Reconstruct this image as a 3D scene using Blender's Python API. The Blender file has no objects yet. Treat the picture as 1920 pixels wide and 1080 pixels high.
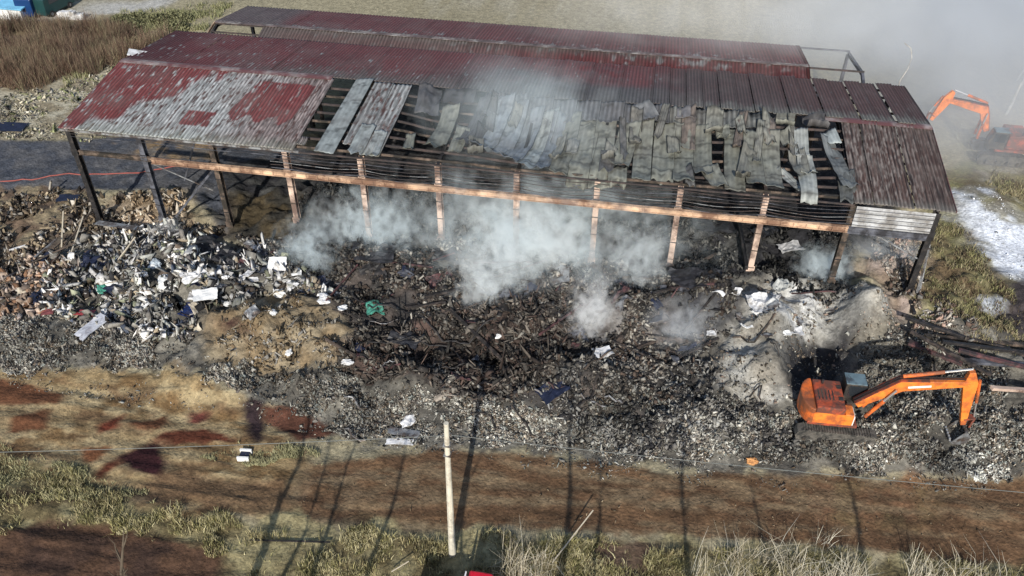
import bpy, math, random
import numpy as np
from mathutils import Vector, Matrix, Euler
random.seed(7); RNG = np.random.default_rng(11)
R = math.radians
scene = bpy.context.scene; col = scene.collection
# ------------------------------------------------------------------ camera
CAM = np.array([37.30, -44.963, 35.144]); PITCH, YAW, ROLL, FPX = R(38.946), R(9.516), R(0.381), 1612.9
FW = np.array([-math.sin(YAW)*math.cos(PITCH), math.cos(YAW)*math.cos(PITCH), -math.sin(PITCH)])
_r = np.array([math.cos(YAW), math.sin(YAW), 0.0]); _u = np.cross(_r, FW)
RT = _r*math.cos(ROLL)+_u*math.sin(ROLL); UP = -_r*math.sin(ROLL)+_u*math.cos(ROLL)
cd = bpy.data.cameras.new('camera'); cam = bpy.data.objects.new('camera', cd); col.objects.link(cam)
cd.sensor_width = 36; cd.lens = FPX/1920*36; cd.clip_end = 3000; cd.clip_start = .5
cam.matrix_world = Matrix(((RT[0], UP[0], -FW[0], CAM[0]), (RT[1], UP[1], -FW[1], CAM[1]), (RT[2], UP[2], -FW[2], CAM[2]), (0, 0, 0, 1)))
scene.camera = cam
# ------------------------------------------------------------------ sky, sun, exposure
SUN_EL = R(29.5); SUN_AZ = R(-4.0)      # light travels towards +Y, turned a little towards -X
sd = np.array([math.sin(SUN_AZ)*math.cos(SUN_EL), math.cos(SUN_AZ)*math.cos(SUN_EL), -math.sin(SUN_EL)])
w = bpy.data.worlds.new('World'); scene.world = w; w.use_nodes = True
nt = w.node_tree; bg = nt.nodes['Background']; sky = nt.nodes.new('ShaderNodeTexSky')
sky.sky_type = 'NISHITA'; sky.sun_disc = False; sky.sun_elevation = SUN_EL
sky.sun_rotation = math.atan2(-sd[0], -sd[1])
nt.links.new(sky.outputs[0], bg.inputs[0]); bg.inputs[1].default_value = .12
sl = bpy.data.lights.new('sun', 'SUN'); sl.energy = 4.3; sl.angle = R(.6); sl.color = (1, .95, .87)
so = bpy.data.objects.new('sun', sl); col.objects.link(so)
so.rotation_euler = Vector(sd).to_track_quat('-Z', 'Y').to_euler(); so.location = (30, -60, 60)
scene.view_settings.view_transform = 'Standard'; scene.view_settings.look = 'None'
scene.view_settings.exposure = .15; scene.view_settings.gamma = 1
scene.cycles.volume_bounces = 3; scene.cycles.max_bounces = 6
scene.cycles.volume_step_rate = .45; scene.cycles.volume_max_steps = 160
scene.cycles.transparent_max_bounces = 8

# ------------------------------------------------------------------ helpers
def hsh(ix, iy, s):
    n = (ix.astype(np.int64)*374761393 + iy.astype(np.int64)*668265263 + s*974711) & 0xffffffff
    n = ((n ^ (n >> 13))*1274126177) & 0xffffffff
    return ((n ^ (n >> 16)) & 0xffff)/65535.0
def vn(x, y, s=0):
    xi = np.floor(x); yi = np.floor(y); fx = x-xi; fy = y-yi
    fx = fx*fx*(3-2*fx); fy = fy*fy*(3-2*fy); xi = xi.astype(np.int64); yi = yi.astype(np.int64)
    return (hsh(xi, yi, s)*(1-fx)+hsh(xi+1, yi, s)*fx)*(1-fy)+(hsh(xi, yi+1, s)*(1-fx)+hsh(xi+1, yi+1, s)*fx)*fy
def fbm(x, y, sc, o=4, s=0):
    x = np.asarray(x, float)/sc; y = np.asarray(y, float)/sc; t = 0; a = .5; n = 0
    for k in range(o):
        t = t+a*vn(x, y, s+k*17); n += a; a *= .55; x = x*2.03+3.1; y = y*2.03+1.7
    return t/n                              # 0..1
def ss(a, b, x): t = np.clip((x-a)/(b-a), 0, 1); return t*t*(3-2*t)
def un(px, py, z=0.0):
    d = FW+RT*(px-960)/FPX-UP*(py-540)/FPX
    return CAM+d*((z-CAM[2])/d[2])
# bumps of the heap: x, y, height, radius x, radius y
BUMPS = []
def bump(px, py, z, a, rx, ry): p = un(px, py, z); BUMPS.append((p[0], p[1], a, rx, ry))
bump(520, 620, 1.6, 1.2, 2.6, 2.0); bump(440, 610, 1.3, .5, 2, 1.2)
bump(1455, 600, 2.4, 2.5, 1.8, 2.0); bump(1420, 690, 1.6, .9, 1.6, 1.4); bump(1440, 700, 1.6, .9, 2.4, 1.3); bump(1630, 570, 2.2, 1.9, 1.3, 1.6)
bump(1655, 690, 1.5, .5, 1.6, 1.2); bump(1325, 550, 2.4, 2.2, 1.7, 1.5); bump(1170, 580, 2.0, 1.2, 1.7, 1.8)
bump(1040, 530, 2.0, .9, 2.0, 1.4); bump(980, 600, 2.0, .9, 2.4, 1.6); bump(830, 590, 1.8, .8, 2.4, 1.5); bump(660, 490, 1.8, .9, 2.5, 1.6)
bump(900, 650, 1.5, -1.0, 1.5, .8); bump(380, 540, 1.4, .6, 3, 1.6); bump(300, 480, .8, .5, 3, 1.5)
bump(1540, 640, 1.2, -.5, 1.4, 1.1); bump(760, 700, 1.2, .5, 3, 1.3); bump(1080, 700, 1.3, .7, 2.5, 1.2)
bump(850, 400, .6, .9, 3.5, 2.0); bump(640, 400, .5, .7, 2.5, 1.5); bump(1320, 440, .8, .8, 3, 1.5); bump(1530, 450, .8, .6, 2, 1.5)
bump(250, 520, .8, .5, 2.5, 1.5); bump(100, 620, .6, .4, 3, 1.5)
BUMPS.append((48.9, -12.6, .42, 2.5, .5)); BUMPS.append((51.5, -6.3, -1.0, 4.2, 2.6)); BUMPS.append((48.6, -7.0, -.8, 1.7, 2.0)); bump(1760, 620, .6, .5, 2.5, 2.0); bump(1850, 400, 0, .9, 2.5, 4); bump(1480, 770, 1, .3, .8, 1.2)
def H(x, y):
    x = np.asarray(x, float); y = np.asarray(y, float)
    edge = -15.8+(x-25)*.06-2.2*ss(18, 5, x)*-.6 + 1.0*(fbm(x, y, 4, 2, 5)-.5)
    A = .25+.75*ss(2, 14, x)-.75*ss(57, 63, x)
    prof = ss(0, 3.2, y-edge)*.85+ss(3, 9, y-edge)*.45
    prof = prof*(1-ss(2, 9, y)*.7)*(1-ss(14, 20, y))
    h = A*prof
    h = h*ss(-4, 6, x)
    for bx, by, a, rx, ry in BUMPS:
        h = h+a*np.exp(-((x-bx)/rx)**2-((y-by)/ry)**2)
    rough = np.clip(A*prof*1.3, 0, 1)
    h = h+rough*(2.2*(fbm(x, y, 2.6, 5, 3)-.5)+.75*(fbm(x, y, .95, 3, 13)-.5)+.22*(vn(x/.35, y/.35, 9)-.5))
    h = h+(.22*(fbm(x, y, 3.0, 3, 21)-.5)+.06*(vn(x/.5, y/.5, 31)-.5))*ss(60, 20, np.hypot(x-28, y))*ss(8, 3, y)
    h = h+(.42*(fbm(x*.22+y*.1, y*1.5, 1.0, 4, 51)-.5)+.20*(fbm(x*.35, y*2.5, .7, 3, 57)-.5))*ss(-12.5, -14.5, y)*ss(-30, -26, y)*(.35+.65*ss(26, 20, x))
    h = h+1.2*ss(40, 160, y)*fbm(x, y, 50, 3, 77)
    return h
def Gp(px, py, dz=0.0):
    z = 0.0
    for _ in range(8):
        p = un(px, py, z+dz); z = float(H(p[0], p[1]))
    return np.array([p[0], p[1], z])
def wpoly(pts): return np.array([Gp(*p)[:2] for p in pts])
def inpoly(P, x, y):
    c = np.zeros(x.shape, bool); n = len(P)
    for i in range(n):
        x1, y1 = P[i]; x2, y2 = P[(i+1) % n]
        if abs(y2-y1) < 1e-9: continue
        c ^= ((y1 > y) != (y2 > y)) & (x < (x2-x1)*(y-y1)/(y2-y1)+x1)
    return c
def tag(o, label=None, cat=None, group=None, kind=None):
    if label: o['label'] = label
    if cat: o['category'] = cat
    if group: o['group'] = group
    if kind: o['kind'] = kind
    return o
def empty(name, loc, rz=0.0, label=None, cat=None, group=None):
    o = bpy.data.objects.new(name, None); col.objects.link(o); o.location = loc; o.rotation_euler = (0, 0, rz)
    o.empty_display_size = .3
    return tag(o, label, cat, group)
def raw(name, V, F, mat, parent=None, C=None, smooth=False, loc=None):
    """V (n,3); F (m,k) array or list of tuples; C per-point colours"""
    me = bpy.data.meshes.new(name)
    V = np.asarray(V, np.float32)
    if isinstance(F, np.ndarray):
        m, k = F.shape
        me.vertices.add(len(V)); me.vertices.foreach_set('co', V.ravel())
        me.loops.add(m*k); me.loops.foreach_set('vertex_index', F.astype(np.int32).ravel())
        me.polygons.add(m); me.polygons.foreach_set('loop_start', np.arange(0, m*k, k, dtype=np.int32))
        me.update(calc_edges=True)
    else:
        me.from_pydata([tuple(v) for v in V], [], F)
    if smooth: me.polygons.foreach_set('use_smooth', [True]*len(me.polygons))
    if C is not None:
        a = me.color_attributes.new('Col', 'FLOAT_COLOR', 'POINT')
        c4 = np.ones((len(V), 4), np.float32); c4[:, :3] = C; a.data.foreach_set('color', c4.ravel())
    me.update(); me.validate()
    o = bpy.data.objects.new(name, me); col.objects.link(o)
    for m_ in (mat if isinstance(mat, (list, tuple)) else [mat]): me.materials.append(m_)
    if parent: o.parent = parent
    if loc is not None: o.location = loc
    return o
class MB:
    def __init__(s): s.v = []; s.f = []
    def add(s, V, F):
        n = len(s.v); s.v += [tuple(map(float, v)) for v in V]; s.f += [tuple(i+n for i in f) for f in F]; return s
    def hexa(s, p):   # 8 corners: bottom 4 then top 4
        return s.add(p, [(3, 2, 1, 0), (4, 5, 6, 7), (0, 1, 5, 4), (1, 2, 6, 5), (2, 3, 7, 6), (3, 0, 4, 7)])
    def box(s, c, d, rot=None):
        M = Euler(rot).to_matrix() if rot else Matrix.Identity(3)
        p = [Vector(c)+M @ Vector((d[0]/2*a, d[1]/2*b, d[2]/2*e)) for e in (-1, 1) for a, b in ((-1, -1), (1, -1), (1, 1), (-1, 1))]
        return s.hexa(p)
    def bar(s, a, b, w, h, up=(0, 0, 1)):
        a = Vector(a); b = Vector(b); d = (b-a).normalized(); sd_ = d.cross(Vector(up))
        if sd_.length < 1e-3: sd_ = Vector((1, 0, 0))
        sd_.normalize(); u = sd_.cross(d)
        p = [q+sd_*(w/2*i)+u*(h/2*j) for q in (a, b) for i, j in ((-1, -1), (1, -1), (1, 1), (-1, 1))]
        return s.hexa([p[0], p[1], p[2], p[3], p[4], p[5], p[6], p[7]])
    def ibeam(s, a, b, w, h, up=(0, 1, 0), t=.03):   # flanges at +-h/2 along up
        a = Vector(a); b = Vector(b); d = (b-a).normalized(); sd_ = d.cross(Vector(up)).normalized(); u = sd_.cross(d)
        for k in (-1, 1): s.bar(a+u*k*(h/2-t/2), b+u*k*(h/2-t/2), w, t, up)
        return s.bar(a, b, t, h-2*t-.004, up)
    def tube(s, pts, r, n=8, r2=None):
        pts = [Vector(p) for p in pts]; N = len(pts); base = len(s.v); up = Vector((0, 0, 1))
        for i, p in enumerate(pts):
            d = (pts[min(i+1, N-1)]-pts[max(i-1, 0)]).normalized()
            a = d.cross(up)
            if a.length < .05: a = d.cross(Vector((0, 1, 0)))
            a.normalize(); b = a.cross(d)
            rr = r if r2 is None else r+(r2-r)*i/(N-1)
            for k in range(n):
                t = 2*math.pi*k/n; s.v.append(tuple(p+a*rr*math.cos(t)+b*rr*math.sin(t)))
        for i in range(N-1):
            for k in range(n):
                k2 = (k+1) % n; s.f.append((base+i*n+k, base+i*n+k2, base+(i+1)*n+k2, base+(i+1)*n+k))
        s.f.append(tuple(base+k for k in range(n))[::-1]); s.f.append(tuple(base+(N-1)*n+k for k in range(n)))
        return s
    def prism(s, prof, y0, y1):   # profile in x,z extruded in y
        n = len(prof); V = [(x, y0, z) for x, z in prof]+[(x, y1, z) for x, z in prof]
        F = [tuple(range(n)), tuple(range(2*n-1, n-1, -1))]+[(i+n, (i+1) % n+n, (i+1) % n, i) for i in range(n)]
        return s.add(V, F)
    def build(s, name, mat, parent=None, bevel=0, smooth=False, loc=None):
        o = raw(name, s.v, s.f, mat, parent, None, smooth, loc)
        if bevel:
            m = o.modifiers.new('b', 'BEVEL'); m.width = bevel; m.segments = 2; m.limit_method = 'ANGLE'
        return o
# ------------------------------------------------------------------ materials
def new_mat(name):
    m = bpy.data.materials.new(name); m.use_nodes = True; return m, m.node_tree, m.node_tree.nodes['Principled BSDF']
def pmat(name, c, rough=.7, metal=0, var=.35, scale=3, dirt=None, dirt_amt=.5, bump_=.3, spec=.4):
    """base colour broken up by noise and blotches of dirt"""
    m, t, b = new_mat(name); N = t.nodes; L = t.links
    tc = N.new('ShaderNodeTexCoord'); n1 = N.new('ShaderNodeTexNoise'); n1.inputs['Scale'].default_value = scale; n1.inputs['Detail'].default_value = 6
    L.new(tc.outputs['Object'], n1.inputs['Vector'])
    r1 = N.new('ShaderNodeMapRange'); r1.inputs[1].default_value = .3; r1.inputs[2].default_value = .7
    r1.inputs[3].default_value = 1-var; r1.inputs[4].default_value = 1+var; L.new(n1.outputs[0], r1.inputs[0])
    mx = N.new('ShaderNodeVectorMath'); mx.operation = 'SCALE'; mx.inputs[0].default_value = c; L.new(r1.outputs[0], mx.inputs['Scale'])
    out = mx.outputs[0]
    if dirt:
        n2 = N.new('ShaderNodeTexNoise'); n2.inputs['Scale'].default_value = scale*.6; n2.inputs['Detail'].default_value = 8; n2.inputs['Roughness'].default_value = .7
        L.new(tc.outputs['Object'], n2.inputs['Vector'])
        r2 = N.new('ShaderNodeMapRange'); r2.inputs[1].default_value = .62-dirt_amt*.25; r2.inputs[2].default_value = .72-dirt_amt*.2; L.new(n2.outputs[0], r2.inputs[0])
        m2 = N.new('ShaderNodeMix'); m2.data_type = 'RGBA'; L.new(r2.outputs[0], m2.inputs[0]); L.new(out, m2.inputs[6]); m2.inputs[7].default_value = (*dirt, 1)
        out = m2.outputs[2]
    L.new(out, b.inputs['Base Color'])
    b.inputs['Roughness'].default_value = rough; b.inputs['Metallic'].default_value = metal
    b.inputs['Specular IOR Level'].default_value = spec
    bp = N.new('ShaderNodeBump'); bp.inputs['Strength'].default_value = bump_; bp.inputs['Distance'].default_value = .03
    n3 = N.new('ShaderNodeTexNoise'); n3.inputs['Scale'].default_value = scale*6; L.new(tc.outputs['Object'], n3.inputs['Vector'])
    L.new(n3.outputs[0], bp.inputs['Height']); L.new(bp.outputs[0], b.inputs['Normal'])
    return m
def vmat(name, rough=.85, var=.4, scale=4, bump_=.5, bscale=14, spec=.3, dist=.06, speck=0, metal=0):
    """colour from the mesh's own Col attribute, broken up by noise"""
    m, t, b = new_mat(name); N = t.nodes; L = t.links
    at = N.new('ShaderNodeAttribute'); at.attribute_name = 'Col'; tc = N.new('ShaderNodeTexCoord')
    n1 = N.new('ShaderNodeTexNoise'); n1.inputs['Scale'].default_value = scale; n1.inputs['Detail'].default_value = 8; n1.inputs['Roughness'].default_value = .65
    L.new(tc.outputs['Object'], n1.inputs['Vector'])
    r1 = N.new('ShaderNodeMapRange'); r1.inputs[1].default_value = .3; r1.inputs[2].default_value = .7
    r1.inputs[3].default_value = 1-var; r1.inputs[4].default_value = 1+var; L.new(n1.outputs[0], r1.inputs[0])
    mx = N.new('ShaderNodeVectorMath'); mx.operation = 'SCALE'; L.new(at.outputs['Color'], mx.inputs[0]); L.new(r1.outputs[0], mx.inputs['Scale'])
    out = mx.outputs[0]
    if speck:
        vo = N.new('ShaderNodeTexVoronoi'); vo.inputs['Scale'].default_value = speck; L.new(tc.outputs['Object'], vo.inputs['Vector'])
        sp = N.new('ShaderNodeSeparateColor'); L.new(vo.outputs['Color'], sp.inputs[0])
        r2 = N.new('ShaderNodeMapRange'); r2.inputs[1].default_value = 0; r2.inputs[2].default_value = 1; r2.inputs[3].default_value = .78; r2.inputs[4].default_value = 1.22
        L.new(sp.outputs[0], r2.inputs[0]); m2 = N.new('ShaderNodeVectorMath'); m2.operation = 'SCALE'; L.new(out, m2.inputs[0]); L.new(r2.outputs[0], m2.inputs['Scale']); out = m2.outputs[0]
    L.new(out, b.inputs['Base Color'])
    b.inputs['Roughness'].default_value = rough; b.inputs['Specular IOR Level'].default_value = spec; b.inputs['Metallic'].default_value = metal
    bp = N.new('ShaderNodeBump'); bp.inputs['Strength'].default_value = bump_; bp.inputs['Distance'].default_value = dist
    n3 = N.new('ShaderNodeTexNoise'); n3.inputs['Scale'].default_value = bscale; n3.inputs['Detail'].default_value = 5; L.new(tc.outputs['Object'], n3.inputs['Vector'])
    L.new(n3.outputs[0], bp.inputs['Height']); L.new(bp.outputs[0], b.inputs['Normal'])
    return m
M = {}
M['ground'] = vmat('soil and debris ground', .93, .32, 1.7, .8, 6, .15, .10, speck=7)
M['chunk'] = vmat('broken debris', .85, .35, 6, .5, 20, .25, .03)
M['blade'] = vmat('dry plant', .8, .2, 2, 0, 5, .15, .01)
M['sheet'] = vmat('roof sheet', .62, .18, 2.5, .25, 18, .35, .02)
M['primer'] = pmat('red oxide primed steel', (.56, .385, .26), .75, 0, .3, 1.1, (.20, .115, .075), .75)
M['pink'] = pmat('faded pink primer steel', (.60, .45, .36), .75, 0, .35, .9, (.15, .10, .08), .8)
M['black'] = pmat('soot blackened steel', (.018, .017, .018), .6, 0, .5, 3, (.06, .05, .045), .4)
M['slate'] = pmat('smoke stained blue grey steel', (.10, .105, .125), .6, 0, .4, 2, (.03, .03, .035), .7)
M['brownsteel'] = pmat('brown burnt steel', (.15, .11, .085), .7, 0, .5, 2, (.03, .025, .02), .9)
M['purlin'] = pmat('rusty purlin', (.075, .055, .05), .75, 0, .4, 2, (.035, .03, .03), .8)
M['greysteel'] = pmat('grey galvanised steel', (.30, .31, .32), .5, .3, .3, 2, (.10, .08, .07), .7)
M['orange'] = pmat('orange excavator paint', (.70, .15, .025), .55, 0, .2, 2, (.24, .08, .035), .8, .1, .5)
M['orange2'] = pmat('bright orange paint', (.84, .23, .035), .5, 0, .18, 2.0, (.40, .11, .035), .65, .1, .5)
M['redor'] = pmat('dull red orange paint', (.42, .075, .03), .75, 0, .3, 3, (.13, .05, .035), .9, .2)
M['dusty'] = pmat('dust caked track rubber', (.10, .092, .08), .9, 0, .4, 5, (.03, .03, .028), .6)
M['darkmetal'] = pmat('dark greasy metal', (.035, .033, .032), .55, .2, .4, 3, (.10, .08, .06), .5)
M['glass'] = pmat('dark cab glass', (.02, .025, .03), .12, 0, .1, 1, None, 0, 0, .8)
M['cab'] = pmat('blue grey cab roof', (.13, .19, .22), .5, 0, .2, 2, (.05, .06, .07), .5)
M['chrome'] = pmat('steel rod', (.6, .6, .6), .3, .7, .1, 3)
M['bucket'] = pmat('worn bucket steel', (.22, .23, .24), .5, .4, .35, 3, (.08, .06, .05), .8)
M['white'] = pmat('dirty white plastic', (.72, .72, .72), .5, 0, .15, 2, (.35, .33, .30), .5)
M['paint_white'] = pmat('white paint', (.78, .78, .76), .5, 0, .1, 2)
M['blue'] = pmat('blue tarp', (.015, .045, .19), .5, 0, .3, 2, (.01, .015, .05), .7)
M['navy'] = pmat('dark navy sheet', (.012, .017, .04), .6, 0, .3, 2)
M['red'] = pmat('red plastic', (.40, .05, .055), .5, 0, .2, 2, (.2, .04, .04), .5)
M['green'] = pmat('sea green netting', (.07, .30, .22), .7, 0, .35, 4, (.03, .08, .06), .6)
M['tan'] = pmat('orange tan foam', (.55, .27, .10), .8, 0, .3, 3, (.25, .11, .05), .5)
M['concrete'] = pmat('pale concrete', (.60, .56, .46), .85, 0, .12, 2.5, (.40, .36, .29), .5)
M['wire'] = pmat('cable sheath', (.14, .15, .14), .6, 0, .1, 2)
M['hose'] = pmat('red hose', (.26, .06, .045), .6, 0, .15, 2)
M['lblue'] = pmat('light blue roof', (.22, .55, .78), .5, 0, .1, .6, (.16, .42, .62), .4)
M['vblue'] = pmat('dark blue vehicle paint', (.01, .04, .13), .3, 0, .1, 1)
M['vgreen'] = pmat('dark green vehicle paint', (.015, .05, .05), .35, 0, .1, 1)
M['vred'] = pmat('red truck paint', (.55, .012, .03), .35, 0, .15, 1.5, (.25, .01, .02), .4)
M['tyre'] = pmat('black rubber', (.015, .015, .016), .8, 0, .3, 5)
M['bark'] = pmat('pale bark', (.50, .48, .44), .85, 0, .2, 3, (.25, .22, .18), .6)
M['bark2'] = pmat('dark bark', (.09, .07, .05), .9, 0, .3, 4)
M['deadwood'] = pmat('bleached dead wood', (.50, .44, .34), .85, 0, .2, 4)
M['char'] = pmat('charred timber', (.022, .019, .018), .8, 0, .6, 4, (.09, .07, .06), .5)
M['maroon'] = pmat('maroon steel section', (.12, .055, .055), .65, 0, .4, 2, (.04, .03, .03), .7)
M['cloud'] = M['white']

# ------------------------------------------------------------------ ground sheet
def axis(a, b, s, far):
    c = list(np.arange(a, b+s/2, s)); st = s
    while c[-1] < far: st *= 1.35; c.append(c[-1]+st)
    st = s
    while c[0] > -far: st *= 1.35; c.insert(0, c[0]-st)
    return np.array(c)
gx = axis(-14, 70, .17, 900); gy = axis(-28, 34, .17, 900)
X, Y = np.meshgrid(gx, gy); nx, ny = len(gx), len(gy)
Xf, Yf = X.ravel(), Y.ravel(); Zf = H(Xf, Yf)
idx = np.arange(nx*ny).reshape(ny, nx)
F = np.stack([idx[:-1, :-1].ravel(), idx[:-1, 1:].ravel(), idx[1:, 1:].ravel(), idx[1:, :-1].ravel()], 1)
Cg = np.empty((nx*ny, 3)); Cg[:] = (.30, .265, .175)
bign = fbm(Xf, Yf, 9, 4, 200)
Cg *= (.75+.5*bign)[:, None]
def paint(pts, c, warp=.8, soft=1.0, seed=0, streak=None, c2=None, ws=1.6, wx=1.6, world=False, blur=1.0):
    """colour a patch of ground; its border is broken up by noise"""
    P = np.array(pts, float) if world else wpoly(pts); lo = P.min(0)-3*warp-1; hi = P.max(0)+3*warp+1
    sel = np.where((Xf > lo[0]-2*wx*warp) & (Xf < hi[0]+2*wx*warp) & (Yf > lo[1]) & (Yf < hi[1]))[0]; xs_, ys_ = Xf[sel], Yf[sel]
    x = xs_+warp*wx*(fbm(xs_*.5, ys_, ws, 3, 300+seed)-.5)*2; y = ys_+warp*(fbm(xs_, ys_, ws, 3, 400+seed)-.5)*2
    m = np.zeros(Xf.shape); k_ = 0
    for ox, oy in ((0, 0), (.35, .1), (-.35, -.1), (.15, -.22), (-.15, .22), (.6, .05), (-.6, -.05)): k_ = k_+inpoly(P, x+ox*blur, y+oy*blur)/7
    m[sel] = np.clip(k_, 0, 1)
    if streak: m = m*np.clip((fbm(Xf+Yf*.35, Yf*streak, 1.6, 4, 500+seed)-.38)*7, 0, 1)
    m = (m*soft)[:, None]
    cc = np.array(c)[None, :]
    if c2 is not None:
        k = np.clip((fbm(Xf, Yf, 1.3, 4, 600+seed)-.4)*5, 0, 1)[:, None]; cc = cc*(1-k)+np.array(c2)[None, :]*k
    Cg[:] = Cg*(1-m)+cc*m
paint([(150, 22), (185, 0), (335, 0), (300, 16), (200, 28)], (.44, .43, .40), .3, .9, 1)
paint([(560, 0), (1919, 0), (1919, 110), (1500, 80), (1000, 30)], (.27, .235, .15), 2, .6, 2, None, (.36, .33, .25))
paint([(-60, 40), (330, 60), (240, 115), (70, 160), (-60, 160)], (.13, .095, .065), 1.2, 1, 3, None, (.2, .16, .09))
paint([(-60, 18), (170, 22), (160, 36), (-60, 42)], (.62, .58, .54), .6, 1, 33, None, (.4, .36, .3))
paint([(-60, 152), (245, 95), (330, 240), (120, 262), (-60, 266)], (.40, .37, .28), 1.0, 1, 4, None, (.26, .22, .15))
paint([(-80, 262), (110, 264), (420, 240), (760, 330), (600, 450), (430, 450), (340, 350), (-80, 350)], (.062, .068, .082), .4, 1, 5, None, (.10, .10, .105))
paint([(220, 262), (420, 262), (420, 305), (260, 290)], (.26, .18, .10), 1.0, 1, 55, 1.0, (.12, .11, .1))
paint([(-60, 345), (180, 352), (215, 420), (330, 400), (440, 440), (130, 560), (-60, 580)], (.24, .195, .125), .8, 1, 6, None, (.14, .10, .07))
paint([(200, 370), (350, 350), (330, 440), (220, 430)], (.42, .33, .24), .8, .9, 61, None, (.2, .15, .1))
paint([(-60, 470), (130, 440), (300, 420), (280, 500), (60, 560), (-60, 560)], (.075, .06, .05), .8, 1, 62, 1.6, (.13, .10, .075))
paint([(420, 300), (1600, 420), (1620, 560), (1400, 560), (560, 480), (430, 450)], (.026, .026, .029), .8, 1, 7, None, (.06, .06, .058))
paint([(14, 5), (54.5, 5), (56, 17), (54, 33), (12, 33), (11, 15)], (.028, .028, .030), 1.2, 1, 77, None, (.055, .052, .05), world=True)
paint([(430, 350), (570, 360), (560, 460), (430, 450)], (.062, .048, .028), .6, 1, 8, None, (.035, .033, .028))
paint([(-60, 590), (130, 440), (560, 450), (1560, 540), (1690, 560), (1740, 600), (1980, 650), (1980, 890), (1300, 880), (1000, 850), (700, 840), (500, 755), (300, 690), (-60, 690)], (.17, .16, .135), .8, 1, 9, None, (.08, .075, .065), ws=1.0)
paint([(540, 470), (1230, 530), (1350, 700), (1240, 800), (1000, 760), (720, 700), (560, 540)], (.045, .042, .040), .8, 1, 10, None, (.09, .075, .065))
paint([(385, 600), (450, 565), (520, 548), (600, 560), (655, 620), (640, 680), (520, 692), (400, 682)], (.215, .16, .095), .5, 1, 11, None, (.26, .215, .145))
paint([(400, 590), (440, 588), (480, 625), (450, 632)], (.06, .03, .025), .3, 1, 12)
paint([(640, 640), (860, 570), (1060, 540), (1100, 600), (1010, 720), (820, 730), (650, 700)], (.10, .068, .057), .8, 1, 13, None, (.045, .035, .03))
paint([(1310, 710), (1390, 580), (1400, 540), (1480, 510), (1560, 560), (1690, 560), (1720, 680), (1600, 700), (1480, 760), (1390, 750)], (.37, .36, .325), .6, 1, 14, None, (.24, .22, .185))
paint([(1395, 560), (1480, 515), (1530, 560), (1500, 640), (1410, 600)], (.62, .62, .60), .5, .9, 15, 1.0)
paint([(1240, 520), (1380, 510), (1400, 580), (1330, 610), (1250, 590)], (.045, .045, .05), .5, 1, 16, None, (.08, .08, .08))
paint([(1080, 540), (1180, 520), (1230, 600), (1190, 690), (1090, 640)], (.15, .14, .13), .6, 1, 17, None, (.08, .07, .065))
paint([(1610, 500), (1740, 430), (1740, 560), (1700, 640)], (.22, .17, .13), .6, 1, 63, None, (.34, .27, .23))
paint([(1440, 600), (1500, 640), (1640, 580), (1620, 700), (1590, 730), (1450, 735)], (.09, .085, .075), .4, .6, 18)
paint([(1462, 650), (1500, 625), (1560, 640), (1600, 580), (1630, 600), (1600, 660), (1590, 745), (1480, 740)], (.018, .018, .022), .4, .9, 181)  # near excavator's cast shadow, painted near-black into the ground colour
# dirt road
paint([(560, 865), (830, 842), (1300, 888), (1980, 900), (1980, 1100), (1500, 1020), (900, 990), (520, 975)], (.145, .085, .046), .6, 1, 19, None, (.11, .064, .036))
paint([(1500, 900), (1780, 910), (1760, 1000), (1560, 990)], (.165, .12, .06), 1, .8, 20, 1.5, (.2, .11, .06))
paint([(600, 880), (900, 860), (1300, 900), (1980, 950), (1980, 970), (1200, 950), (600, 930)], (.19, .14, .085), .5, .7, 201, 4)
paint([(500, 965), (860, 985), (860, 1005), (500, 985)], (.03, .022, .02), .3, .8, 202)  # shadow line along the grass edge, painted dark into the ground colour
for k, yy in enumerate((905, 925, 950, 975, 990)):
    paint([(560, yy-8-k), (1000, yy-14), (1500, yy-2), (1980, yy+14), (1980, yy+24), (1500, yy+9), (1000, yy-3), (560, yy+2)], (.07, .043, .024) if k % 2 else (.20, .15, .09), .5, .7, 210+k, 3.0)
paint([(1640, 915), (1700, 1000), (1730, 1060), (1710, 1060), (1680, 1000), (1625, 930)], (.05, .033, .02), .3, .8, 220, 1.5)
paint([(1775, 915), (1780, 960), (1765, 980), (1785, 1040), (1770, 1040), (1755, 975), (1765, 920)], (.05, .033, .02), .25, .8, 221, 1.5)
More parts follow.
